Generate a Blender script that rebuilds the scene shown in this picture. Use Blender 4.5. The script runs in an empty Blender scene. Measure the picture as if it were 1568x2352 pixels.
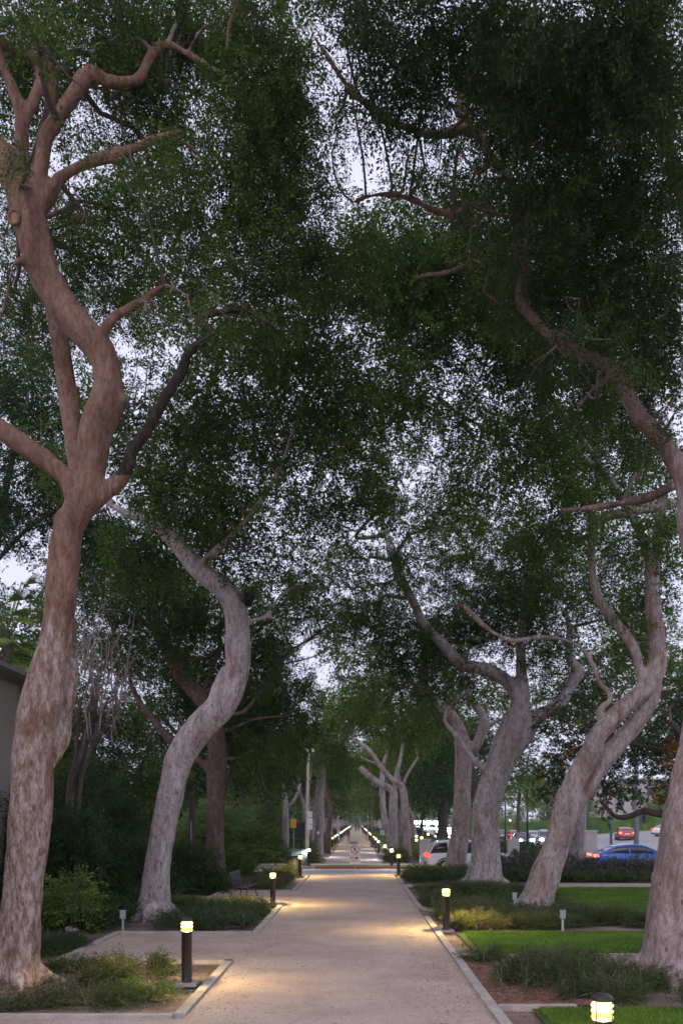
import bpy, bmesh, math, random
import numpy as np
from mathutils import Vector, Matrix, noise

scene = bpy.context.scene
COL = scene.collection
R = math.radians
rnd = random.Random(7)

# ---------------------------------------------------------------- camera
# The photograph is level with a risen lens: eye 2.6 m over the path, looking down the path (+Y).
H, F, VX, VY, PW = 2.6, 2100.0, 820.0, 1888.0, 1568.0
cd = bpy.data.cameras.new('camera')
cam = bpy.data.objects.new('camera', cd); COL.objects.link(cam)
cam.location = (0, 0, H); cam.rotation_euler = (R(90), 0, 0)
cd.sensor_fit = 'HORIZONTAL'; cd.sensor_width = 36.0; cd.lens = 36.0 * F / PW
cd.shift_x = -(VX - PW / 2) / PW; cd.shift_y = (VY - 1176.0) / PW
cd.clip_start = .1; cd.clip_end = 3000
cd.dof.use_dof = True; cd.dof.focus_distance = 17.0; cd.dof.aperture_fstop = 2.2
scene.camera = cam

# ---------------------------------------------------------------- world and light (dusk, sun below the tree line)
w = bpy.data.worlds.new('World'); scene.world = w; w.use_nodes = True
nt = w.node_tree; nt.nodes.clear()
out = nt.nodes.new('ShaderNodeOutputWorld'); bg = nt.nodes.new('ShaderNodeBackground')
sky = nt.nodes.new('ShaderNodeTexSky'); sky.sky_type = 'NISHITA'; sky.sun_disc = False
sky.sun_elevation = R(4); sky.sun_rotation = R(200); sky.air_density = 1.0; sky.dust_density = 2.0
mx = nt.nodes.new('ShaderNodeMix'); mx.data_type = 'RGBA'; mx.inputs['Factor'].default_value = .93
mx.inputs['B'].default_value = (6.9, 6.9, 8.9, 1)
nt.links.new(sky.outputs['Color'], mx.inputs['A'])
nt.links.new(mx.outputs['Result'], bg.inputs['Color']); bg.inputs['Strength'].default_value = .1
nt.links.new(bg.outputs[0], out.inputs['Surface'])
sd = bpy.data.lights.new('sun', 'SUN'); sd.energy = .55; sd.angle = R(60); sd.color = (1, .93, .9)
so = bpy.data.objects.new('sun', sd); COL.objects.link(so); so.rotation_euler = (R(58), 0, R(-20))

scene.view_settings.view_transform = 'Standard'; scene.view_settings.look = 'None'
scene.view_settings.exposure = .45; scene.view_settings.gamma = 1
cy = scene.cycles
cy.max_bounces = 5; cy.diffuse_bounces = 3; cy.glossy_bounces = 2; cy.transmission_bounces = 3
cy.transparent_max_bounces = 6; cy.sample_clamp_indirect = 4; cy.use_denoising = True
cy.use_light_tree = True
try: cy.denoiser = 'OPENIMAGEDENOISE'
except Exception: pass

# ---------------------------------------------------------------- pixel <-> place helpers
def P(px, py, d): return ((px - VX) * d / F, d, H - (py - VY) * d / F)
def W(r, d): return r * d / F

# ---------------------------------------------------------------- materials
def newmat(name):
    m = bpy.data.materials.new(name); m.use_nodes = True
    n = m.node_tree.nodes; n.clear()
    o = n.new('ShaderNodeOutputMaterial'); b = n.new('ShaderNodeBsdfPrincipled')
    m.node_tree.links.new(b.outputs[0], o.inputs[0])
    return m, n, m.node_tree.links, b, o
def noise_node(n, l, scale, detail=4, rough=.6, vec=None, dist=0):
    t = n.new('ShaderNodeTexNoise'); t.inputs['Scale'].default_value = scale
    t.inputs['Detail'].default_value = detail; t.inputs['Roughness'].default_value = rough
    t.inputs['Distortion'].default_value = dist
    if vec is not None: l.new(vec, t.inputs['Vector'])
    return t
def ramp(n, l, fac, stops, interp='LINEAR'):
    r = n.new('ShaderNodeValToRGB'); l.new(fac, r.inputs[0]); cr = r.color_ramp; cr.interpolation = interp
    cr.elements[0].position = stops[0][0]; cr.elements[0].color = (*stops[0][1], 1)
    cr.elements[1].position = stops[-1][0]; cr.elements[1].color = (*stops[-1][1], 1)
    for p, c in stops[1:-1]:
        e = cr.elements.new(p); e.color = (*c, 1)
    return r
def mixc(n, l, fac, a, b, blend='MIX'):
    m = n.new('ShaderNodeMix'); m.data_type = 'RGBA'; m.blend_type = blend
    if isinstance(fac, (int, float)): m.inputs['Factor'].default_value = fac
    else: l.new(fac, m.inputs['Factor'])
    for k, v in (('A', a), ('B', b)):
        if isinstance(v, tuple): m.inputs[k].default_value = (*v, 1)
        else: l.new(v, m.inputs[k])
    return m.outputs['Result']
def coords(n, l, scale=(1, 1, 1), kind='Object'):
    tc = n.new('ShaderNodeTexCoord'); mp = n.new('ShaderNodeMapping'); mp.inputs['Scale'].default_value = scale
    l.new(tc.outputs[kind], mp.inputs[0]); return mp.outputs[0]
def bump(n, l, b, h, strength, dist=.02):
    k = n.new('ShaderNodeBump'); k.inputs['Strength'].default_value = strength; k.inputs['Distance'].default_value = dist
    l.new(h, k.inputs['Height']); l.new(k.outputs[0], b.inputs['Normal'])

def simple(name, col, rough=.6, metal=0, var=.12, scale=6, spec=.5, coat=0, bumpy=0):
    m, n, l, b, o = newmat(name)
    v = coords(n, l)
    t = noise_node(n, l, scale, 5, .65, v)
    lo = tuple(c * (1 - var) for c in col); hi = tuple(min(1, c * (1 + var)) for c in col)
    r = ramp(n, l, t.outputs['Fac'], [(.3, lo), (.7, hi)])
    l.new(r.outputs[0], b.inputs['Base Color'])
    b.inputs['Roughness'].default_value = rough; b.inputs['Metallic'].default_value = metal
    b.inputs['Specular IOR Level'].default_value = spec; b.inputs['Coat Weight'].default_value = coat
    if bumpy: bump(n, l, b, t.outputs['Fac'], bumpy)
    return m
def emit(name, col, strength, see=0.0):
    m = bpy.data.materials.new(name); m.use_nodes = True; n = m.node_tree.nodes; n.clear(); l = m.node_tree.links
    o = n.new('ShaderNodeOutputMaterial'); e = n.new('ShaderNodeEmission')
    e.inputs[0].default_value = (*col, 1); e.inputs[1].default_value = strength
    if see:
        t = n.new('ShaderNodeBsdfTransparent'); x = n.new('ShaderNodeMixShader'); x.inputs[0].default_value = 1 - see
        l.new(t.outputs[0], x.inputs[1]); l.new(e.outputs[0], x.inputs[2]); l.new(x.outputs[0], o.inputs[0])
    else: l.new(e.outputs[0], o.inputs[0])
    return m

def bark(name, pale, mid, warm, warm_amt, dark=(.10, .07, .06), z_warm_shade=None):
    """Flaking elm bark: pale plates over tan, rusty patches where plates have dropped, small dark pits."""
    m, n, l, b, o = newmat(name)
    v = coords(n, l, (1, 1, .38)); v2 = coords(n, l, (1, 1, .75))
    big = noise_node(n, l, 2.2, 6, .62, v, .6); med = noise_node(n, l, 13, 7, .72, v, .5)
    fine = noise_node(n, l, 38, 4, .7, v2)
    base = ramp(n, l, med.outputs['Fac'], [(.32, tuple(c * .78 for c in mid)), (.45, mid), (.58, pale), (.75, tuple(min(1, c * 1.12) for c in pale))]).outputs[0]
    fac = ramp(n, l, big.outputs['Fac'], [(.60 - .28 * warm_amt, (0, 0, 0)), (.70 - .22 * warm_amt, (1, 1, 1))]).outputs[0]
    if z_warm_shade:  # browner bark higher up, with canopy shade on upper limbs painted into the colour
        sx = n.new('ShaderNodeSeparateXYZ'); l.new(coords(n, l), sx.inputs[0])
        mr = n.new('ShaderNodeMapRange'); mr.inputs['From Min'].default_value = z_warm_shade[0]; mr.inputs['From Max'].default_value = z_warm_shade[1]
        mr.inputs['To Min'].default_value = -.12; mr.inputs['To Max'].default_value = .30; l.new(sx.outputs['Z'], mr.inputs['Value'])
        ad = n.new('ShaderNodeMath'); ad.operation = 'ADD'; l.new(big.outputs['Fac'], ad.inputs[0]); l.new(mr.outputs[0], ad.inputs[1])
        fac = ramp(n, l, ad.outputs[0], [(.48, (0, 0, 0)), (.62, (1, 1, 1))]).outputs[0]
    wcol = ramp(n, l, fine.outputs['Fac'], [(.3, tuple(c * .7 for c in warm)), (.7, tuple(min(1, c * 1.25) for c in warm))]).outputs[0]
    sc = n.new('ShaderNodeMath'); sc.operation = 'MULTIPLY'; sc.inputs[1].default_value = .74; l.new(fac, sc.inputs[0])
    plate = noise_node(n, l, 9, 4, .6, coords(n, l, (1, 1, .38)), 1.8)
    pf = ramp(n, l, plate.outputs['Fac'], [(.56, (0, 0, 0)), (.60, (1, 1, 1))]).outputs[0]
    pf2 = n.new('ShaderNodeMath'); pf2.operation = 'MULTIPLY'; pf2.inputs[1].default_value = .6; l.new(pf, pf2.inputs[0])
    c = mixc(n, l, pf2.outputs[0], base, pale)
    c = mixc(n, l, sc.outputs[0], c, wcol)
    vo = n.new('ShaderNodeTexVoronoi'); vo.inputs['Scale'].default_value = 7; l.new(v, vo.inputs['Vector'])
    pit = ramp(n, l, vo.outputs['Distance'], [(.10, (1, 1, 1)), (.17, (0, 0, 0))]).outputs[0]
    pm = n.new('ShaderNodeMath'); pm.operation = 'MULTIPLY'; pm.inputs[1].default_value = .8; l.new(pit, pm.inputs[0])
    c = mixc(n, l, pm.outputs[0], c, dark)
    l.new(c, b.inputs['Base Color']); b.inputs['Roughness'].default_value = .85
    b.inputs['Specular IOR Level'].default_value = .25
    st = noise_node(n, l, 1.1, 5, .7, coords(n, l, (1.6, 1.6, .5)), .8)
    c = mixc(n, l, 1., c, ramp(n, l, st.outputs['Fac'], [(.34, (.55, .50, .47)), (.55, (1, 1, 1)), (.72, (1.18, 1.18, 1.22))]).outputs[0], 'MULTIPLY')
    l.new(c, b.inputs['Base Color'])
    ad2 = n.new('ShaderNodeMath'); ad2.operation = 'ADD'; l.new(plate.outputs['Fac'], ad2.inputs[0]); l.new(fine.outputs['Fac'], ad2.inputs[1])
    bump(n, l, b, ad2.outputs[0], .75, .03)
    return m

def leafmat(name, dark, light, accent=None, acc_amt=0., trans=.3, patch=.5):
    m, n, l, b, o = newmat(name); n.remove(b)
    g = n.new('ShaderNodeNewGeometry')
    r1 = ramp(n, l, g.outputs['Random Per Island'], [(0, dark), (.55, tuple((a + c) / 2 for a, c in zip(dark, light))), (1, light)]).outputs[0]
    cl = noise_node(n, l, patch, 3, .5, coords(n, l))
    f = ramp(n, l, cl.outputs['Fac'], [(.35, (.72, .76, .78)), (.65, (1.25, 1.22, 1.05))]).outputs[0]
    c = mixc(n, l, 1.0, r1, f, 'MULTIPLY')
    if accent:
        af = ramp(n, l, noise_node(n, l, patch * 1.7, 2, .5, coords(n, l)).outputs['Fac'], [(.62 - .25 * acc_amt, (0, 0, 0)), (.72 - .2 * acc_amt, (1, 1, 1))]).outputs[0]
        rr = ramp(n, l, g.outputs['Random Per Island'], [(.3, (0, 0, 0)), (.5, (1, 1, 1))]).outputs[0]
        c = mixc(n, l, mixc(n, l, 1., af, rr, 'MULTIPLY'), c, accent)
    d = n.new('ShaderNodeBsdfDiffuse'); t = n.new('ShaderNodeBsdfTranslucent'); x = n.new('ShaderNodeMixShader'); x.inputs[0].default_value = trans
    gl = n.new('ShaderNodeBsdfGlossy'); gl.inputs['Roughness'].default_value = .42; gl.inputs['Color'].default_value = (.8, .85, .9, 1)
    x2 = n.new('ShaderNodeMixShader'); x2.inputs[0].default_value = .018
    l.new(c, d.inputs[0]); l.new(c, t.inputs[0]); l.new(d.outputs[0], x.inputs[1]); l.new(t.outputs[0], x.inputs[2])
    l.new(x.outputs[0], x2.inputs[1]); l.new(gl.outputs[0], x2.inputs[2]); l.new(x2.outputs[0], o.inputs[0])
    return m

M = {}
M['bark_warm'] = bark('bark_warm', (.50, .42, .40), (.27, .18, .14), (.195, .092, .052), .75, z_warm_shade=(1.5, 9.0))
M['bark_pale'] = bark('bark_pale', (.53, .485, .50), (.37, .32, .30), (.26, .12, .09), .12)
M['bark_brown'] = bark('bark_brown', (.22, .165, .155), (.13, .09, .08), (.16, .075, .055), .45)
M['bark_red'] = bark('bark_red', (.48, .42, .41), (.33, .265, .24), (.29, .11, .085), .22)
M['bark_pink'] = bark('bark_pink', (.44, .365, .36), (.30, .225, .205), (.13, .072, .056), .4, z_warm_shade=(5.0, 12.0))  # dark warm tone puts canopy shade into the colour of the upper limbs
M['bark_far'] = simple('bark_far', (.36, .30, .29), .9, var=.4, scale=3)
M['bark_dark'] = simple('bark_dark', (.075, .055, .05), .9, var=.4, scale=5)
M['charred'] = bark('charred', (.13, .095, .08), (.055, .038, .032), (.02, .016, .015), .8)
M['twig_leafy'] = simple('twig_leafy', (.07, .062, .035), .9, var=.3, scale=5)
M['twig'] = simple('twig', (.15, .115, .10), .9, var=.3, scale=5)
M['twig_pale'] = simple('twig_pale', (.21, .175, .165), .9, var=.3, scale=5)
M['leaf_a'] = leafmat('leaf_a', (.040, .084, .012), (.108, .178, .028), (.15, .21, .03), .25, trans=.4)
M['leaf_b'] = leafmat('leaf_b', (.026, .055, .010), (.068, .115, .020), trans=.4)
M['leaf_e'] = leafmat('leaf_e', (.045, .105, .010), (.120, .215, .028), (.18, .24, .04), .3, trans=.4)
M['leaf_c'] = leafmat('leaf_c', (.065, .125, .016), (.150, .235, .038), (.23, .27, .05), .45, trans=.4)
M['leaf_d'] = leafmat('leaf_d', (.024, .060, .016), (.060, .115, .030))
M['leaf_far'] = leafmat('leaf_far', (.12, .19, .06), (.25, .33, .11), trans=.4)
M['leaf_mag'] = leafmat('leaf_mag', (.032, .06, .025), (.08, .12, .045), (.30, .12, .03), .34, patch=.45)
M['leaf_shrub'] = leafmat('leaf_shrub', (.042, .070, .016), (.110, .150, .042), patch=1.2)
M['leaf_green'] = leafmat('leaf_green', (.10, .17, .03), (.21, .30, .06), patch=.7)
M['leaf_gold'] = leafmat('leaf_gold', (.09, .10, .025), (.19, .19, .05), patch=1.5)
M['leaf_mauve'] = leafmat('leaf_mauve', (.055, .055, .045), (.12, .12, .08), (.30, .25, .26), .5, patch=2.5)
M['leaf_hedge'] = leafmat('leaf_hedge', (.07, .14, .02), (.14, .24, .045), patch=.8)
M['leaf_palm'] = leafmat('leaf_palm', (.10, .17, .035), (.24, .33, .07), patch=1.0)
M['grass'] = leafmat('grass_blades', (.085, .17, .022), (.18, .31, .05), patch=.9, trans=.35)

def ground_mat(name, a, b_, c_, s1, s2, dots=None, bmp=.5):
    m, n, l, b, o = newmat(name); v = coords(n, l)
    t1 = noise_node(n, l, s1, 5, .6, v, .4); t2 = noise_node(n, l, s2, 4, .75, v)
    base = ramp(n, l, t1.outputs['Fac'], [(.32, a), (.52, b_), (.70, c_)]).outputs[0]
    sp = ramp(n, l, t2.outputs['Fac'], [(.32, (.55, .52, .50)), (.5, (1, 1, 1)), (.72, (1.25, 1.22, 1.2))]).outputs[0]
    c = mixc(n, l, 1., base, sp, 'MULTIPLY')
    if dots:
        t3 = noise_node(n, l, dots[1], 2, .5, v, .5)
        f = ramp(n, l, t3.outputs['Fac'], [(dots[2], (0, 0, 0)), (dots[2] + .05, (1, 1, 1))]).outputs[0]
        c = mixc(n, l, f, c, dots[0])
    l.new(c, b.inputs['Base Color']); b.inputs['Roughness'].default_value = .95; b.inputs['Specular IOR Level'].default_value = .2
    bump(n, l, b, t2.outputs['Fac'], bmp, .02)
    return m
M['path'] = ground_mat('decomposed_granite', (.385, .305, .262), (.455, .365, .318), (.51, .42, .37), .8, 55, ((.26, .18, .15), 9, .66), .35)
M['soil'] = ground_mat('soil', (.13, .10, .08), (.22, .17, .14), (.31, .25, .21), .9, 30, ((.10, .05, .035), 14, .62), .9)
M['mulch'] = ground_mat('mulch', (.16, .07, .05), (.27, .14, .11), (.36, .22, .19), 2.5, 38, ((.10, .05, .04), 16, .6), 1.)
M['turf'] = ground_mat('turf', (.035, .065, .012), (.055, .10, .018), (.08, .12, .03), 1.2, 40)
M['concrete'] = ground_mat('concrete', (.33, .29, .265), (.42, .375, .345), (.50, .45, .42), 2.0, 60, None, .25)
M['sidewalk'] = ground_mat('sidewalk', (.48, .46, .44), (.56, .54, .52), (.62, .60, .58), .7, 40, None, .2)
M['asphalt'] = ground_mat('asphalt', (.27, .265, .275), (.33, .325, .33), (.38, .375, .385), .4, 50, None, .3)
M['red_paint'] = simple('red_paint', (.42, .09, .085), .6, var=.25, scale=12)
M['black_metal'] = simple('black_metal', (.022, .018, .017), .45, var=.25, scale=20)
M['bin_metal'] = simple('bin_metal', (.012, .012, .015), .5, var=.2, scale=20)
M['grey_metal'] = simple('grey_metal', (.30, .31, .33), .5, .3, var=.15)
M['grey_plastic'] = simple('grey_plastic', (.34, .38, .40), .6, var=.1)
M['box_green'] = simple('box_green', (.16, .20, .18), .6, var=.12)
M['blue_grey'] = simple('blue_grey', (.10, .15, .20), .5, .2)
M['pole_stone'] = simple('pole_stone', (.60, .56, .47), .85, var=.12, scale=4)
M['stucco'] = simple('stucco', (.42, .37, .34), .9, var=.08, scale=18, bumpy=.3)
M['pillar'] = simple('pillar_render', (.55, .50, .49), .85, var=.08, scale=8, bumpy=.2)
M['wall_house'] = simple('wall_house', (.33, .31, .265), .9, var=.1, scale=10, bumpy=.3)
M['eave'] = simple('eave', (.20, .21, .20), .7, var=.12)
M['white_sign'] = simple('white_sign', (.80, .79, .82), .5, var=.06)
M['yellow_sign'] = simple('yellow_sign', (.62, .36, .03), .5, var=.08)
M['sign_red'] = simple('sign_red', (.50, .03, .06), .5)
M['sign_black'] = simple('sign_black', (.02, .02, .025), .5)
M['sign_green'] = simple('sign_green', (.03, .22, .12), .5)
M['paint_blue'] = simple('paint_blue', (.02, .16, .60), .25, .1, var=.04, coat=.8)
M['paint_white'] = simple('paint_white', (.82, .83, .86), .3, 0, var=.03, coat=.7)
M['paint_red'] = simple('paint_red', (.45, .02, .04), .3, 0, var=.05, coat=.6)
M['paint_silver'] = simple('paint_silver', (.42, .43, .46), .3, .6, var=.04, coat=.5)
M['paint_dark'] = simple('paint_dark', (.05, .05, .06), .3, .2, var=.04, coat=.5)
M['glass'] = simple('car_glass', (.03, .035, .04), .08, 0, var=.1, spec=.8)
M['rubber'] = simple('rubber', (.02, .02, .02), .8)
M['rim'] = simple('rim', (.35, .35, .36), .35, .8)
M['tail'] = emit('tail_lamp', (1, .07, .03), 2.2)
M['tail_hot'] = emit('tail_hot', (1, .16, .07), 4)
M['head'] = emit('head_lamp', (.82, .92, 1), 300)
M['head_soft'] = emit('head_lamp_soft', (.85, .93, 1), 9)
M['lens_warm'] = emit('lens_warm', (1, .58, .13), 2.6, .5)
M['lens_hot'] = emit('lens_hot', (1, .74, .26), 4.6, .55)
M['lens_cool'] = emit('lens_cool', (.93, .93, 1.), 8.0, .5)
M['lens_pale'] = emit('lens_pale', (1, .90, .55), 5.0, .45)
M['signal_green'] = emit('signal_green', (.05, 1, .55), 9)
M['lamp_amber'] = emit('lamp_amber', (1, .70, .25), 7)
M['lamp_white'] = emit('lamp_white', (.95, .97, 1), 9)
M['skin'] = simple('skin', (.36, .22, .16), .6)
M['shirt_blue'] = simple('shirt_blue', (.05, .08, .22), .8)
M['shirt_dark'] = simple('shirt_dark', (.03, .03, .035), .8)
M['shorts'] = simple('shorts', (.34, .36, .42), .8)
M['trousers'] = simple('trousers', (.05, .05, .06), .8)
M['hair'] = simple('hair', (.03, .02, .015), .8)
M['cut_wood'] = simple('cut_wood', (.30, .17, .09), .9, var=.35, scale=25)
M['litter'] = leafmat('fallen_leaf', (.20, .11, .08), (.42, .27, .20), patch=2)

# ---------------------------------------------------------------- mesh helpers
class MB:
    """Collects triangles and quads with material slots; build() links them as one mesh object."""
    def __init__(s): s.v = []; s.q = []; s.t = []; s.qm = []; s.tm = []; s.n = 0
    def add(s, verts, quads=None, tris=None, mi=0):
        verts = np.asarray(verts, np.float32).reshape(-1, 3)
        if quads is not None and len(quads):
            q = np.asarray(quads, np.int32).reshape(-1, 4) + s.n; s.q.append(q)
            s.qm.append(np.full(len(q), mi, np.int32) if np.isscalar(mi) else np.asarray(mi, np.int32))
        if tris is not None and len(tris):
            t = np.asarray(tris, np.int32).reshape(-1, 3) + s.n; s.t.append(t); s.tm.append(np.full(len(t), mi if np.isscalar(mi) else 0, np.int32))
        s.v.append(verts); s.n += len(verts)
    def box(s, c, size, mi=0, rot=None, taper=1.):
        x, y, z = (k / 2 for k in size)
        v = np.array([(-x, -y, -z), (x, -y, -z), (x, y, -z), (-x, y, -z), (-x * taper, -y * taper, z), (x * taper, -y * taper, z), (x * taper, y * taper, z), (-x * taper, y * taper, z)], float)
        if rot is not None: v = v @ np.array(Matrix.Rotation(rot[0], 3, rot[1])).T
        s.add(v + np.array(c), [(0, 3, 2, 1), (4, 5, 6, 7), (0, 1, 5, 4), (1, 2, 6, 5), (2, 3, 7, 6), (3, 0, 4, 7)], None, mi)
    def tube(s, pts, rad, sides=8, mi=0, cap=True, lobes=None):
        v, q, t = tube(pts, rad, sides, cap, lobes); s.add(v, q, t, mi)
    def lathe(s, prof, sides=20, mi=0, c=(0, 0, 0)):
        a = np.linspace(0, 2 * math.pi, sides, endpoint=False); V = []
        for r, z in prof: V.append(np.stack([c[0] + r * np.cos(a), c[1] + r * np.sin(a), np.full(sides, c[2] + z)], 1))
        V = np.concatenate(V); Q = []
        for i in range(len(prof) - 1):
            for j in range(sides):
                k = (j + 1) % sides; Q.append((i * sides + j, i * sides + k, (i + 1) * sides + k, (i + 1) * sides + j))
        s.add(V, Q, None, mi)
    def prism(s, poly, y0, y1, mi=0, axis='y'):
        """polygon in x-z pushed from y0 to y1"""
        n = len(poly); V = []
        for y in (y0, y1):
            for a, b in poly: V.append((a, y, b) if axis == 'y' else (y, a, b))
        Q = [(i, (i + 1) % n, n + (i + 1) % n, n + i) for i in range(n)]
        T = [(0, i + 1, i) for i in range(1, n - 1)] + [(n, n + i, n + i + 1) for i in range(1, n - 1)]
        s.add(V, Q, T, mi)
    def mesh(s, name, mats, smooth=False):
        me = bpy.data.meshes.new(name)
        v = np.concatenate(s.v) if s.v else np.zeros((0, 3), np.float32)
        q = np.concatenate(s.q) if s.q else np.zeros((0, 4), np.int32)
        t = np.concatenate(s.t) if s.t else np.zeros((0, 3), np.int32)
        me.vertices.add(len(v)); me.vertices.foreach_set('co', v.ravel())
        me.loops.add(len(q) * 4 + len(t) * 3)
        me.loops.foreach_set('vertex_index', np.concatenate([q.ravel(), t.ravel()]).astype(np.int32))
        me.polygons.add(len(q) + len(t))
        ls = np.concatenate([np.arange(len(q)) * 4, len(q) * 4 + np.arange(len(t)) * 3]).astype(np.int32)
        me.polygons.foreach_set('loop_start', ls)
        mi = np.concatenate([np.concatenate(s.qm) if s.qm else np.zeros(0, np.int32), np.concatenate(s.tm) if s.tm else np.zeros(0, np.int32)])
        me.polygons.foreach_set('material_index', mi.astype(np.int32))
        me.polygons.foreach_set('use_smooth', np.full(len(mi), smooth))
        for m in (mats if isinstance(mats, (list, tuple)) else [mats]): me.materials.append(m)
        me.update(calc_edges=True)
        return me
    def build(s, name, mats, parent=None, smooth=False, loc=None):
        o = bpy.data.objects.new(name, s.mesh(name, mats, smooth)); COL.objects.link(o)
        if parent is not None: o.parent = parent
        if loc is not None: o.location = loc
        return o

def crspline(pts, rad, seg):
    pts = np.asarray(pts, float); rad = np.asarray(rad, float)
    p = np.vstack([2 * pts[0] - pts[1], pts, 2 * pts[-1] - pts[-2]]); r = np.concatenate([[rad[0]], rad, [rad[-1]]])
    o, ro = [], []
    for i in range(1, len(p) - 2):
        L = np.linalg.norm(p[i + 1] - p[i]); k = max(2, int(L / seg))
        for j in range(k):
            t = j / k
            o.append(.5 * (2 * p[i] + (p[i + 1] - p[i - 1]) * t + (2 * p[i - 1] - 5 * p[i] + 4 * p[i + 1] - p[i + 2]) * t * t + (3 * p[i] - p[i - 1] - 3 * p[i + 1] + p[i + 2]) * t ** 3))
            ro.append(r[i] + (r[i + 1] - r[i]) * (t * t * (3 - 2 * t)))
    o.append(p[-2]); ro.append(r[-2])
    return np.array(o), np.array(ro)

def tube(pts, rad, sides=8, cap=True, lobes=None):
    pts = np.asarray(pts, float); n = len(pts)
    if np.isscalar(rad): rad = np.full(n, rad)
    tan = np.gradient(pts, axis=0); tan /= np.linalg.norm(tan, axis=1)[:, None] + 1e-9
    up = np.array([0, 1., 0]) if abs(tan[0][1]) < .9 else np.array([1., 0, 0])
    a = np.linspace(0, 2 * math.pi, sides, endpoint=False); V = []
    u = np.cross(tan[0], up); u /= np.linalg.norm(u)
    for i in range(n):
        u = u - tan[i] * np.dot(u, tan[i]); u /= np.linalg.norm(u) + 1e-9; v = np.cross(tan[i], u)
        rr = rad[i] * np.ones(sides)
        if lobes is not None: rr = rr * lobes(i, a)
        V.append(pts[i] + rr[:, None] * (np.cos(a)[:, None] * u + np.sin(a)[:, None] * v))
    V = np.concatenate(V)
    i, j = np.meshgrid(np.arange(n - 1), np.arange(sides), indexing='ij'); k = (j + 1) % sides
    Q = np.stack([i * sides + j, i * sides + k, (i + 1) * sides + k, (i + 1) * sides + j], -1).reshape(-1, 4)
    T = None
    if cap:
        V = np.vstack([V, pts[0], pts[-1]]); T = []
        for jj in range(sides):
            kk = (jj + 1) % sides; T.append((n * sides, kk, jj)); T.append((n * sides + 1, (n - 1) * sides + jj, (n - 1) * sides + kk))
    return V, Q, T

def tag(o, label=None, cat=None, group=None, kind=None):
    if label: o['label'] = label
    if cat: o['category'] = cat
    if group: o['group'] = group
    if kind: o['kind'] = kind
    return o
def empty(name, loc=(0, 0, 0), rz=0, **k):
    o = bpy.data.objects.new(name, None); COL.objects.link(o); o.location = loc; o.rotation_euler = (0, 0, rz)
    return tag(o, **k)
def copy_tree(o, parent=None):
    c = o.copy(); COL.objects.link(c)
    if parent is not None: c.parent = parent
    for ch in list(o.children): copy_tree(ch, c)
    return c

# value noise on arrays (for clumps in crowns)
_tab = np.random.RandomState(5).rand(64, 64, 64)
def vnoise(p):
    i = np.floor(p).astype(int); f = p - i; f = f * f * (3 - 2 * f); i = i & 63; j = (i + 1) & 63
    x0, y0, z0 = i.T; x1, y1, z1 = j.T; fx, fy, fz = f.T
    c = lambda a, b, d: _tab[a, b, d]
    return (((c(x0, y0, z0) * (1 - fx) + c(x1, y0, z0) * fx) * (1 - fy) + (c(x0, y1, z0) * (1 - fx) + c(x1, y1, z0) * fx) * fy) * (1 - fz)
            + ((c(x0, y0, z1) * (1 - fx) + c(x1, y0, z1) * fx) * (1 - fy) + (c(x0, y1, z1) * (1 - fx) + c(x1, y1, z1) * fx) * fy) * fz)

# ---------------------------------------------------------------- foliage sprays
def make_spray(rs, n, L, l, wd, droop=.5, spread=.6):
    """A drooping twig along +X with n leaves; each leaf is one folded rhombus."""
    V = []; Q = []; MI = []
    k = 4; tp = []
    for i in range(k + 1):
        t = i / k; tp.append((L * t * (1 - .15 * droop * t), rs.uniform(-.03, .03) * L, -droop * L * .5 * t * t))
    tp = np.array(tp)
    r = .003 + L * .0022
    for i in range(k):   # twig: flat ribbon crossed, two faces
        a, b = tp[i], tp[i + 1]; o = len(V)
        V += [a + (0, r, 0), a - (0, r, 0), b - (0, r * .7, 0), b + (0, r * .7, 0)]; Q.append((o, o + 1, o + 2, o + 3)); MI.append(1)
    for i in range(n):
        t = rs.uniform(.08, 1); f = t * k; a = int(min(f, k - 1)); base = tp[a] + (tp[a + 1] - tp[a]) * (f - a)
        side = 1 if i % 2 else -1
        off = np.array([rs.uniform(-.02, .10), side * rs.uniform(.0, .26) * spread, rs.uniform(-.10, .05)]) * L
        ang = side * rs.uniform(.3, 1.5)
        dr = np.array([math.cos(ang), math.sin(ang), rs.uniform(-1.1, .25)]); dr /= np.linalg.norm(dr)
        nn = rs.normal(size=3) + np.array([0, 0, .8]); wv = np.cross(dr, nn); wv /= np.linalg.norm(wv) + 1e-6
        s = rs.uniform(.7, 1.2); p0 = base + off; p1 = p0 + dr * l * s; pm = p0 + dr * l * s * .45
        o = len(V); V += [p0, pm + wv * wd * s * .5, p1, pm - wv * wd * s * .5]; Q.append((o, o + 1, o + 2, o + 3)); MI.append(0)
    return np.array(V, np.float32), np.array(Q, np.int32), np.array(MI, np.int32)
_rs = np.random.RandomState(11)
def sprays(n, L, l, wd, droop, spread=.6, k=7): return [make_spray(_rs, n, L, l, wd, droop, spread) for _ in range(k)]
SP = {
 'n': (sprays(30, .50, .060, .030, .8), .024), 'm': (sprays(28, .70, .095, .048, .8), .05),
 'f': (sprays(26, 1.1, .17, .085, .9), .15), 'x': (sprays(22, 1.8, .36, .18, .9), .55),
 's': (sprays(26, .32, .030, .014, .3, .5), .0044), 'b': (sprays(26, .42, .065, .034, .3, .7), .022),
 'g': (sprays(26, .55, .14, .055, .4, .8), .08),
}
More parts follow.
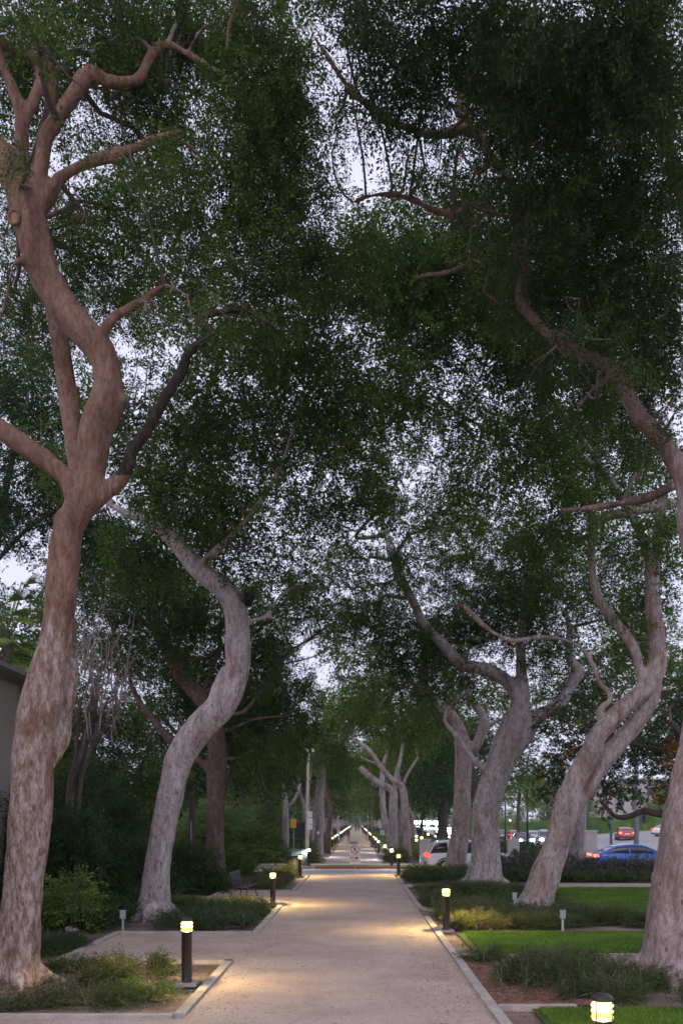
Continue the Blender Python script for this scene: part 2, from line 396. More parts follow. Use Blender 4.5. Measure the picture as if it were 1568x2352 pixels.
def place(mb, kind, pos, yaw, pitch, scale, rs):
    tpl = SP[kind][0]; which = rs.randint(0, len(tpl), len(pos))
    for k, (V, Q, MI) in enumerate(tpl):
        m = which == k; n = int(m.sum())
        if not n: continue
        cy_, sy, cp, sp_ = np.cos(yaw[m]), np.sin(yaw[m]), np.cos(pitch[m]), np.sin(pitch[m])
        # rotate pitch about Y then yaw about Z
        x = V[:, 0][None] * cp[:, None] + V[:, 2][None] * sp_[:, None]; z = -V[:, 0][None] * sp_[:, None] + V[:, 2][None] * cp[:, None]; y = np.broadcast_to(V[:, 1][None], x.shape)
        X = (x * cy_[:, None] - y * sy[:, None]) * scale[m][:, None] + pos[m][:, 0:1]
        Y = (x * sy[:, None] + y * cy_[:, None]) * scale[m][:, None] + pos[m][:, 1:2]
        Z = z * scale[m][:, None] + pos[m][:, 2:3]
        vv = np.stack([X, Y, Z], -1).reshape(-1, 3)
        qq = (Q[None] + (np.arange(n) * len(V))[:, None, None]).reshape(-1, 4)
        mb.add(vv, qq, None, np.tile(MI, n))

def lobe_points(c, r, n, rs, freq=.9, thr=.42, shell=0):
    if n < 1: return np.zeros((0, 3))
    out = []; tot = 0; tries = 0
    while tot < n and tries < 12:
        u = rs.normal(size=(n * 2, 3)); u /= np.linalg.norm(u, axis=1)[:, None]
        u *= (rs.rand(n * 2) ** (.45 if not shell else .2))[:, None]
        p = u * r + c; k = .52 * vnoise(p * freq + 31.7) + .48 * vnoise(p * np.array([1, 1, .6]) * freq * 2.9 + 7.3)
        p = p[k + rs.uniform(-.06, .06, len(k)) > thr]; out.append(p); tot += len(p); tries += 1
    return np.concatenate(out)[:n]
# ---------------------------------------------------------------- ground, road, paths, curbs (the setting)
def slab(name, x0, x1, y0, y1, z0, z1, mat, sub=0):
    mb = MB(); mb.box(((x0 + x1) / 2, (y0 + y1) / 2, (z0 + z1) / 2), (x1 - x0, y1 - y0, z1 - z0))
    o = mb.build(name, mat); tag(o, kind='structure'); return o
def sheet(name, x0, x1, y0, y1, z, mat, nx=1, ny=1, f=None):
    mb = MB(); xs = np.linspace(x0, x1, nx + 1); ys = np.linspace(y0, y1, ny + 1)
    X, Y = np.meshgrid(xs, ys, indexing='ij'); Z = np.full(X.shape, float(z)) if f is None else f(X, Y)
    V = np.stack([X, Y, Z], -1).reshape(-1, 3); i, j = np.meshgrid(np.arange(nx), np.arange(ny), indexing='ij')
    q = np.stack([i * (ny + 1) + j, (i + 1) * (ny + 1) + j, (i + 1) * (ny + 1) + j + 1, i * (ny + 1) + j + 1], -1).reshape(-1, 4)
    mb.add(V, q); o = mb.build(name, mat, smooth=True); tag(o, kind='structure'); return o

PL, PR = -2.28, 1.80                         # path edges
gz = lambda X, Y: -.02 + .035 * (vnoise(np.stack([X * .7, Y * .7, X * 0], -1).reshape(-1, 3)).reshape(X.shape) - .75) * (Y > 2)
sheet('ground', -1500, 1500, -200, 2500, -.06, M['soil'])
sheet('ground_planting_beds', -40, 40, 2, 45.4, 0, M['soil'], 200, 120, gz)
sheet('path', PL, PR, -8, 45.2, .012, M['path'], 1, 1)
sheet('path_paving', -30, PL, -8, 12.0, .012, M['path'])
sheet('path_paving', -5.45, PL, 16.9, 21.1, .012, M['path'])
sheet('path_paving', -4.9, PL, 29.0, 33.9, .012, M['path'])
sheet('path_crossing', PR, 26, 36.0, 37.7, .014, M['path'])
sheet('lawn', 2.4, 16, -4, 12.6, .020, M['turf']); sheet('lawn', 2.3, 16, 17.7, 21.3, .020, M['turf'])
sheet('lawn', 6.6, 17, 24.8, 35.7, .020, M['turf']); sheet('lawn', -30, -3.0, 40.5, 45.2, .018, M['turf'])
sheet('lawn', 2.2, 4.0, 43.6, 45.3, .016, M['turf'])
sheet('mulch', PR + .16, 3.4, 12.9, 17.5, .008, M['mulch'])
sheet('road', -60, 16.5, 45.75, 51.0, -.10 + .06, M['asphalt']); sheet('road', 16.5, 60, 45.75, 51.0, -.04, M['asphalt'])
def curb(x0, x1, y0, y1, name='curb', m='concrete', h=.055):
    mb = MB(); L = max(x1 - x0, y1 - y0); n = max(1, int(L / 3.0)); al = (y1 - y0) > (x1 - x0)
    for i in range(n):
        a, b = i / n, (i + 1) / n; g = .004
        if al: A, B = y0 + (y1 - y0) * a + g, y0 + (y1 - y0) * b - g; mb.box(((x0 + x1) / 2 + rnd.uniform(-.004, .004), (A + B) / 2, h / 2 - .04), (x1 - x0, B - A, h + .08))
        else: A, B = x0 + (x1 - x0) * a + g, x0 + (x1 - x0) * b - g; mb.box(((A + B) / 2, (y0 + y1) / 2 + rnd.uniform(-.004, .004), h / 2 - .04), (B - A, y1 - y0, h + .08))
    o = mb.build(name, M[m]); tag(o, kind='structure'); return o
cw = .15
curb(PL - cw, PL, 12.15, 16.88); curb(PL - cw, PL, 21.2, 28.9); curb(PL - cw, PL, 34.0, 43.6)
curb(-12, PL - cw - .005, 12.0, 12.15); curb(-5.6, PL, 16.75, 16.875 + .02 - .02); curb(-5.6, PL - cw - .005, 21.1, 21.25)
curb(-5.6, -5.455, 16.89, 21.09); curb(-5.05, PL - cw - .005, 28.87, 29.0); curb(-5.05, PL - cw - .005, 33.9, 34.03); curb(-5.05, -4.905, 29.01, 33.89)
curb(PR, PR + cw, -6, 24.6); curb(PR, PR + cw, 27.6, 35.85); curb(PR, PR + cw, 37.9, 42.2)
curb(PR + cw + .005, 3.1, 17.5, 17.62); curb(4.6, 16, 17.55, 17.67); curb(PR + cw + .005, 3.05, 12.65, 12.77); curb(PR + cw + .005, 4.8, 12.75, 12.85) if False else None
curb(6.5, 17, 35.75, 35.9); curb(5.6, 26, 37.72, 37.86)
# rounded path ends at the street
def arc_curb(cx, cy_, r, a0, a1, name='curb'):
    mb = MB(); n = 10
    for i in range(n):
        a = R(a0 + (a1 - a0) * i / n); b = R(a0 + (a1 - a0) * (i + 1) / n); V = []
        for z in (-.04, .055):
            for rr, t in ((r, a), (r + cw, a), (r + cw, b), (r, b)): V.append((cx + rr * math.cos(t), cy_ + rr * math.sin(t), z))
        mb.add(V, [(0, 1, 2, 3), (4, 7, 6, 5), (0, 4, 5, 1), (3, 2, 6, 7), (1, 5, 6, 2), (0, 3, 7, 4)])
    tag(mb.build(name, M['concrete']), kind='structure')
arc_curb(PL - 2.0 + 0, 43.6, 2.0 - cw + .0, 0, 60) ; arc_curb(PR + 1.6, 42.2, 1.6 - cw, 180, 120); arc_curb(PR + 1.3, 27.6, 1.3 - cw, 180, 250)
sheet('gutter', -60, 60, 45.3, 45.74, -.036, M['sidewalk'])
curb(-2.35, 2.9, 51.0, 51.16, 'curb_red', 'red_paint', .12); curb(-60, -2.36, 51.0, 51.16, 'curb', 'concrete', .12); curb(2.91, 60, 51.0, 51.16, 'curb', 'concrete', .12)
sheet('verge', -60, 60, 51.17, 53.1, .05, M['turf']); sheet('pavement', -60, 60, 53.1, 55.2, .060, M['sidewalk'])
FL, FR = -2.0, 1.5
sheet('path_far', FL, FR, 55.2, 420, .055, M['path'])
sheet('ground_far_beds', -40, FL, 55.2, 420, .045, M['soil']); sheet('ground_far_beds', FR, 16, 55.2, 420, .045, M['soil'])
# boulevard on the right climbs gently away
def zr(x, y): return .06 + np.clip((x - 22) * .07, 0, 1.6) * np.clip((y - 60) / 45, 0, 1) + 1.5 * np.clip((y - 124) / 50, 0, 1) * np.clip((26 - x) / 6, 0, 1)
sheet('road_boulevard', 11.5, 90, 51.2, 420, 0, M['asphalt'], 40, 60, lambda X, Y: zr(X, Y) + .01)
sheet('road_marking', 24.0, 24.15, 60, 200, 0, M['paint_white'], 1, 40, lambda X, Y: zr(X, Y) + .018)
sheet('road_median', 18.5, 19.6, 60, 300, 0, M['sidewalk'], 1, 40, lambda X, Y: zr(X, Y) + .05)

# ---------------------------------------------------------------- trees
def grow_trunk(limbs, base, remesh, roots=(), seed=0, bump_amp=.02):
    """limbs: world polylines with radii. Joined and remeshed so forks blend, then given bumps."""
    mb = MB(); samples = []; rs = np.random.RandomState(seed)
    for li, (pts, rad) in enumerate(limbs):
        p, r = crspline(pts, rad, .22 if remesh else .5); ph = rs.uniform(0, 6, 3)
        if li == 0 and remesh:
            z = p[:, 2]; fl = np.exp(-np.clip(z, 0, None) / .28)
            f = lambda i, a: 1 + fl[i] * (.16 + .20 * np.cos(5 * a + ph[0]) + .10 * np.cos(3 * a + ph[1])) + .045 * np.cos(3 * a + ph[2] + z[i] * .9) + .03 * np.cos(5 * a - z[i] * 1.7)
        else: f = lambda i, a: 1 + .06 * np.cos(3 * a + ph[0] + i * .3)
        mb.tube(p - np.array(base), r, 18 if remesh else 9, 0, True, f); samples.append((p, r))
    for ang, ln, r0 in roots:
        b = np.array([0, 0, .0]); dx, dy = math.cos(ang), math.sin(ang); R0 = limbs[0][1][0]
        pp = [(dx * R0 * .35, dy * R0 * .35, .55), (dx * R0 * .95, dy * R0 * .95, .16), (dx * (R0 + ln * .5), dy * (R0 + ln * .5), .02), (dx * (R0 + ln), dy * (R0 + ln), -.10)]
        p, r = crspline(np.array(pp), [r0 * .8, r0 * 1.15, r0 * .7, r0 * .3], .1); mb.tube(p, r, 10)
    me = mb.mesh('trunk', [M['bark_pale']], True)
    if remesh:
        o = bpy.data.objects.new('tmp', me); COL.objects.link(o)
        m = o.modifiers.new('r', 'REMESH'); m.mode = 'VOXEL'; m.voxel_size = remesh; m.use_smooth_shade = True
        s = o.modifiers.new('s', 'SMOOTH'); s.iterations = 4; s.factor = .6
        dg = bpy.context.evaluated_depsgraph_get(); me2 = bpy.data.meshes.new_from_object(o.evaluated_get(dg))
        bpy.data.objects.remove(o); me = me2; me.name = 'trunk'
        n = len(me.vertices); co = np.empty(n * 3, np.float32); me.vertices.foreach_get('co', co); co = co.reshape(-1, 3)
        no = np.empty(n * 3, np.float32); me.vertices.foreach_get('normal', no); no = no.reshape(-1, 3)
        a = vnoise(co * np.array([2.6, 2.6, 1.6]) + 9) - .5; b = vnoise(co * np.array([8, 8, 4.5]) + 3) - .5
        k = vnoise(co * np.array([3.1, 3.1, 2.4]) + 50); k = np.clip((k - .80) / .1, 0, 1)
        co = co + no * ((a * 2.2 + b * .9) * bump_amp + k * bump_amp * 1.6)[:, None]
        me.vertices.foreach_set('co', co.astype(np.float32).ravel()); me.update()
        me.polygons.foreach_set('use_smooth', np.ones(len(me.polygons), bool))
    return me, samples

def branches_to(mb, samples, base, lobes, rs, mi=0, sub=5, r0=.05):
    """crooked branches from the nearest limb out to every foliage lobe, and twigs inside it"""
    allp = np.concatenate([s[0] for s in samples]); allr = np.concatenate([s[1] for s in samples]); base = np.array(base)
    for c, r, n in lobes:
        d = np.linalg.norm(allp - c, axis=1) + np.where(allp[:, 2] < 2.5, 5, 0); i = int(np.argmin(d)); a = allp[i]; L = d[i]
        rr = min(allr[i] * .6, r0 + .008 * L); k = 5
        pts = [a + (c - a) * t + (rs.normal(size=3) * L * .07 if 0 < t < 1 else 0) for t in np.linspace(0, 1, k)]
        p, q = crspline(pts, np.linspace(rr, .3 * rr, k), max(.35, L * .06)); mb.tube(p - base, q, 6, mi, False)
        for _ in range(sub):
            s0 = p[rs.randint(len(p) // 2, len(p))]; e = c + rs.normal(size=3) * r * .55
            mid = (s0 + e) / 2 + rs.normal(size=3) * .12 * np.linalg.norm(e - s0)
            pp, qq = crspline([s0, mid, e], [rr * .35, rr * .22, rr * .08], max(.3, np.linalg.norm(e - s0) * .15)); mb.tube(pp - base, qq, 4, mi, False)
            for _k in range(3):
                s1 = pp[rs.randint(0, len(pp))]; e1 = s1 + rs.normal(size=3) * np.array([.4, .4, .35]) * max(r.min(), .5) + np.array([0, 0, -.15])
                m1 = (s1 + e1) / 2 + rs.normal(size=3) * .08
                mb.tube(np.array([s1, m1, e1]) - base, [rr * .14, rr * .1, rr * .05], 3, mi, False)

ntree = [0]
def tree(name, label, cat, base, limbs, lobes, kind, leaf, barkm, remesh=0, roots=(), group=None, twig='twig', thr=.475, freq=1.3, extra_od=.85, yawbias=None, sub=5, crown=True, bump_amp=.02, droop=(.38, .6)):
    ntree[0] += 1; seed = ntree[0] * 13 + 1; rs = np.random.RandomState(seed)
    root = empty(name, base, label=label, cat=cat, group=group)
    me, samples = grow_trunk(limbs, base, remesh, roots, seed, bump_amp)
    me.materials.clear(); me.materials.append(M[barkm])
    t = bpy.data.objects.new('trunk', me); COL.objects.link(t); t.parent = root
    LB = []
    area = SP[kind][1]
    for (c, r, od) in lobes:
        c = np.array(c, float); r = np.array(r, float); n = int(od * extra_od * math.pi * r[0] * r[2] / (area * .52)); LB.append((c, r, n))
    bm_ = MB(); branches_to(bm_, samples, base, LB, rs, 0, sub)
    if bm_.n: bo = bm_.build('branches', M[twig], root, True)
    cm = MB()
    for c, r, n in LB:
        p = lobe_points(c, r, n, rs, freq, thr) - np.array(base); m = len(p)
        if not m: continue
        yaw = rs.uniform(0, 2 * math.pi, m); pitch = rs.normal(droop[0], droop[1], m); place(cm, kind, p, yaw, pitch, rs.uniform(.75, 1.25, m), rs)
    if cm.n: cm.build('crown', [M[leaf], M['twig_leafy']], root)
    return root

def limbs_px(d0, L, thin=.86):
    o = []
    for li, limb in enumerate(L):
        pts = []; rad = []
        for q in limb:
            d = d0 + (q[3] if len(q) > 3 else 0); pts.append(P(q[0], q[1], d)); rad.append(W(q[2], d) * (1 if (li == 0 and q[1] > 560) or q[2] > 30 else thin))
        o.append((pts, rad))
    return o
def lobes_px(L):
    return [(P(px, py, d), (W(rx, d), rd, W(ry, d)), od) for px, py, d, rx, ry, rd, od in L]

E = 'Chinese elm' if False else 'elm'
# T1 : near left
D = 14.75
tree('elm_tree', 'tall orange-barked elm at the left edge with a charred split branch', 'tree', ((42 - VX) * D / F, D, 0),
 limbs_px(D, [
  [(40, 2272, 48), (50, 2100, 44), (68, 1880, 48), (72, 1740, 47), (86, 1640, 47), (120, 1500, 37), (133, 1430, 34), (147, 1300, 35), (160, 1210, 34), (195, 1150, 37), (207, 1089, 34), (222, 986, 39), (246, 925, 42), (247, 864, 33), (228, 802, 34), (155, 720, 36), (106, 638, 36), (86, 574, 39), (53, 451, 38), (20, 380, 34), (-30, 320, 31), (-90, 230, 24)],
  [(95, 1760, 30, .2), (125, 1700, 33, .3), (145, 1600, 30, .35), (158, 1500, 22, .35), (165, 1420, 15, .35)],
  [(250, 925, 34), (285, 918, 20), (300, 915, 9)], [(95, 1640, 30), (48, 1642, 16), (38, 1646, 9)],
  [(185, 1160, 32), (150, 1095, 26), (82, 1043, 24), (0, 985, 26, -.2), (-90, 925, 24, -.4), (-240, 860, 18, -.8)],
  [(190, 1130, 30, .4), (176, 1068, 24, .7), (164, 986, 24, .9), (153, 890, 25, 1.), (142, 802, 25, 1.), (125, 720, 22, 1.1), (105, 620, 18, 1.3), (60, 520, 15, 1.5)],
  [(195, 1170, 30), (246, 1127, 21), (281, 1100, 18), (292, 1078, 16)],
  [(78, 470, 24), (70, 430, 21), (48, 348, 20), (50, 266, 19), (28, 200, 17), (5, 143, 12), (-10, 60, 9)],
  [(52, 290, 14), (75, 235, 14), (92, 190, 14), (82, 150, 8)],
  [(72, 430, 20, .2), (100, 320, 17, .3), (120, 230, 17, .3), (118, 170, 18, .3), (90, 140, 16, .3), (40, 118, 14, .2), (-20, 95, 12, 0)],
  [(82, 470, 22), (94, 400, 19), (103, 320, 18), (131, 272, 18), (180, 200, 18), (209, 164, 18), (246, 184, 14), (312, 186, 13), (335, 150, 12), (352, 118, 12), (385, 100, 11), (430, 123, 10), (475, 148, 7)],
  [(90, 480, 24), (111, 452, 20), (135, 410, 17), (184, 381, 15), (238, 361, 15), (295, 348, 14), (348, 322, 12), (420, 300, 8)],
  [(215, 780, 16), (237, 765, 14, -.1), (262, 728, 12, -.1), (320, 695, 11, -.1), (365, 662, 10, -.1), (378, 655, 7, -.1)],
  [(470, 148, 6), (520, 175, 6, -.2), (560, 240, 5, -.4), (600, 300, 4, -.4), (612, 380, 3, -.5)], [(430, 120, 6), (470, 60, 5, -.3), (530, 40, 4, -.6)],
  [(560, -40, 7, -1.5), (548, 10, 7, -1.5), (527, 50, 7, -1.5), (522, 115, 5, -1.5)], [(548, 10, 5, -1.5), (575, 50, 5, -1.5), (582, 100, 4, -1.5)],
  [(355, 318, 6, .1), (430, 330, 5, .3), (500, 400, 4, .5), (560, 420, 3, .5)], [(30, 612, 5), (10, 700, 5, .2), (-20, 790, 4, .3)],
  [(60, 600, 14, -.1), (38, 600, 9, -.2), (30, 612, 7, -.2)],
 ]),
 lobes_px([(60, 40, 15, 150, 100, 1.5, 1.9), (270, 40, 15, 130, 80, 1.5, 1.9), (430, 50, 16.5, 150, 100, 1.5, 2.4), (600, 40, 13.5, 130, 100, 1.5, 2.4),
  (600, 230, 14.5, 130, 140, 1.6, 2.8), (400, 240, 16.3, 110, 80, 1.2, 2.0), (655, 380, 15, 90, 120, 1.5, 2.2), (560, 420, 15, 120, 110, 1.3, 1.7), (440, 400, 15, 90, 70, 1.2, 1.2),
  (290, 250, 16, 100, 70, 1.5, 1.3), (600, 620, 15.5, 130, 120, 1.6, 2.2), (700, 560, 17, 110, 130, 1.6, 2.0), (430, 640, 16.5, 120, 80, 1.4, 1.3), (20, 250, 16, 60, 120, 1., 1.0), (150, 560, 17.5, 80, 120, 1., .6),
  (260, 480, 17, 110, 60, 1, .6),
  (90, 150, 17, 180, 150, 1.5, 1.2), (330, 110, 17, 170, 130, 1.5, 1.5), (480, 500, 17, 160, 120, 2, 1.3), (250, 620, 18, 150, 130, 2, 1.0), (300, 330, 13.2, 110, 50, .7, .8), (60, 60, 13, 120, 70, .8, .9), (480, 720, 13.5, 90, 50, .8, .7), (350, 720, 14.2, 60, 40, .6, .5), (30, 330, 13.6, 50, 60, .5, .5), (190, 500, 15.5, 60, 60, .5, .4), (800, 480, 18, 90, 60, 1.5, .8), (780, 620, 18, 110, 90, 1.5, 1.7),
  (60, 700, 18, 100, 150, 1.5, 1.1), (350, 400, 18, 130, 100, 1.5, .9), (690, 360, 17, 40, 110, 1, 1.0), (660, 200, 15, 60, 120, 1, 1.6), (560, 20, 16, 200, 80, 1.5, 1.6), (90, 20, 16, 200, 60, 1.5, 1.5)]),
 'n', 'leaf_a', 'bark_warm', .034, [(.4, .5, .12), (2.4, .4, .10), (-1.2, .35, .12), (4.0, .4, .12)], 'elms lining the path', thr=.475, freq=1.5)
t1 = bpy.data.objects['elm_tree']
cb = MB(); L_ = limbs_px(D, [[(270, 1105, 15, -.0), (291, 1078, 15.5, -.02), (302, 1040, 15, -.02), (340, 985, 13), (385, 905, 12), (420, 850, 13), (428, 820, 11), (450, 795, 10), (488, 768, 11), (468, 748, 9), (455, 732, 8), (500, 718, 7), (560, 712, 8), (620, 745, 6)]])[0]
p_, r_ = crspline(L_[0], L_[1], .15); cb.tube(p_ - np.array(t1.location), r_, 12, 0, True, lambda i, a: 1 - .42 * np.exp(-((a - 4.0) / .45) ** 2)); o = cb.build('charred_branch', M['charred'], t1, True); o['label'] = 'charred split branch on the elm'
kb = MB()   # pruning scar, a collared ring with a wood centre
c_ = np.array(P(46, 522, D)) - np.array(t1.location) + np.array([0, -W(36, D), 0]); a_ = np.linspace(0, 2 * math.pi, 17)
ring = np.stack([np.cos(a_) * .085, 0 * a_ - .0, np.sin(a_) * .115], 1) + c_; kb.tube(ring, .028, 8, 0, False)
kb.add(np.vstack([c_ + (0, -.005, 0), np.stack([np.cos(a_) * .085, 0 * a_, np.sin(a_) * .11], 1) + c_]), None, [(0, i + 1, i + 2) for i in range(16)], 1)
kb.build('pruning_scar', [M['bark_warm'], M['cut_wood']], t1, True)

# T2 : second left, bends right then back left
D = 24.6
t2 = tree('elm_tree', 'pale elm second on the left, its trunk bending right to a black sawn stub', 'tree', ((353 - VX) * D / F, D, 0),
 limbs_px(D, [
  [(351, 2122, 46), (354, 2085, 38), (358, 2055, 33), (361, 2006, 30), (370, 1940, 29), (381, 1880, 29), (397, 1798, 30), (414, 1737, 32), (455, 1675, 34), (512, 1614, 33), (541, 1552, 29), (547, 1491, 30), (545, 1429, 27), (529, 1368, 27), (463, 1311, 24), (410, 1253, 19), (350, 1195, 14), (300, 1185, 9), (240, 1150, 6)],
  [(540, 1372, 20), (560, 1374, 15), (572, 1379, 13)],
  [(560, 1440, 9), (578, 1425, 6), (615, 1415, 5), (640, 1372, 4), (690, 1340, 3)], [(612, 1415, 4), (650, 1430, 3), (690, 1452, 2)],
  [(485, 1600, 8, -.2), (500, 1560, 6, -.25), (512, 1530, 4, -.2)],
  [(420, 1260, 12, .3), (400, 1150, 10, .8), (430, 1040, 8, 1.), (480, 900, 7, .5), (520, 780, 6, 0)],
  [(460, 1300, 12, -.2), (560, 1200, 8, -1.5), (640, 1080, 7, -2.5), (700, 900, 6, -3.5), (740, 760, 4, -4)]]),
 lobes_px([(700, 780, 20, 180, 140, 2, 1.9), (560, 770, 21, 120, 110, 1.5, 1.7), (770, 960, 21, 120, 110, 1.5, 1.6), (610, 970, 22, 120, 110, 1.5, 1.5), (450, 950, 23, 110, 110, 1.5, 1.7),
  (370, 1080, 23, 100, 120, 1.5, 2.0), (480, 1130, 23, 110, 100, 1.5, 1.9), (640, 1130, 22, 90, 80, 1.3, .9), (560, 1260, 24, 80, 70, 1.3, 1.1), (320, 1260, 26.5, 110, 90, 1.5, 2.2),
  (650, 1330, 25, 60, 80, 1.2, .9), (420, 800, 22, 120, 90, 1.5, 1.1), (350, 600, 24, 170, 140, 2, 1.2), (230, 440, 25, 150, 120, 1.6, 1.0), (230, 900, 25, 60, 180, 1.6, 1.3),
  (300, 950, 26, 150, 120, 2, 1.3), (500, 1010, 26, 190, 140, 2, 1.1), (720, 1060, 26, 150, 100, 2, .9), (560, 1200, 27, 150, 110, 2, 1.0), (180, 1050, 27, 110, 120, 2, 1.3), (640, 860, 24, 160, 100, 2, 1.1), (780, 880, 25, 90, 110, 1.6, 1.4), (730, 1180, 27, 90, 100, 1.6, 1.0), (660, 1280, 27, 60, 70, 1.4, .9), (450, 1180, 26, 140, 110, 2, 1.3)]),
 'm', 'leaf_a', 'bark_pale', .045, [(3.3, 1.25, .16), (4.6, .3, .15), (5.6, .55, .15), (0.2, .6, .14), (1.6, .4, .15), (2.7, .8, .13)], 'elms lining the path', extra_od=0.68, twig='twig')
sb = MB(); c_ = np.array(P(568, 1378, D)) - np.array(t2.location)
sb.tube([c_ + (-.10, -.12, .05), c_ + (.07, -.10, -.01), c_ + (.15, -.10, -.04)], [.18, .21, .18], 14, 0); o = sb.build('sawn_stub', M['charred'], t2); o['label'] = 'black sawn stub at the bend of the trunk'

# T3 : darker trunk, behind
D = 35.9
tree('elm_tree', 'brown-trunked elm third on the left beside the bench', 'tree', ((498 - VX) * D / F, D, 0),
 limbs_px(D, [
  [(498, 2046, 30), (497, 2010, 23), (494, 1883, 20), (497, 1780, 22), (496, 1696, 22), (471, 1614, 19), (426, 1565, 18), (394, 1507, 15), (357, 1442, 14), (355, 1376, 10), (360, 1300, 6)],
  [(350, 1445, 9), (320, 1425, 8), (287, 1409, 7), (258, 1388, 6), (230, 1350, 4)],
  [(490, 1780, 12), (465, 1755, 10), (430, 1725, 10), (394, 1704, 10), (348, 1647, 9), (318, 1610, 9), (300, 1570, 7), (293, 1528, 7), (270, 1483, 6), (250, 1420, 5), (205, 1385, 4)], [(293, 1530, 5), (312, 1510, 4), (320, 1490, 2)]]),
 lobes_px([(300, 1330, 34, 120, 90, 2.5, 2.2), (430, 1400, 34, 110, 90, 2, 2.2), (590, 1480, 35, 60, 110, 1.5, 1.7), (410, 1330, 33, 100, 90, 2, 2.0), (330, 1490, 38, 110, 80, 1.5, 1.2),
  (620, 1740, 36, 70, 90, 1.5, 2.0), (450, 1640, 38, 90, 80, 1.5, 1.2), (560, 1690, 37, 70, 90, 1.5, 2.2), (700, 1640, 37, 45, 100, 1.2, 1.5), (200, 1280, 36, 100, 90, 2, 2), (560, 1360, 33, 60, 60, 1.5, 1.4),
  (400, 1450, 36, 200, 130, 3, 1.3), (640, 1400, 36, 90, 100, 2, .9), (730, 1330, 35, 80, 100, 2, 1.1), (780, 1420, 37, 70, 70, 2, 1.1), (200, 1400, 37, 130, 110, 2, 1.0), (520, 1600, 38, 120, 120, 2, 1.5), (430, 1560, 38, 150, 90, 2, 1.2)]),
 'm', 'leaf_a', 'bark_brown', .055, [(.2, .5, .15), (3.2, .4, .15), (4.8, .3, .15)], 'elms lining the path', extra_od=0.74)

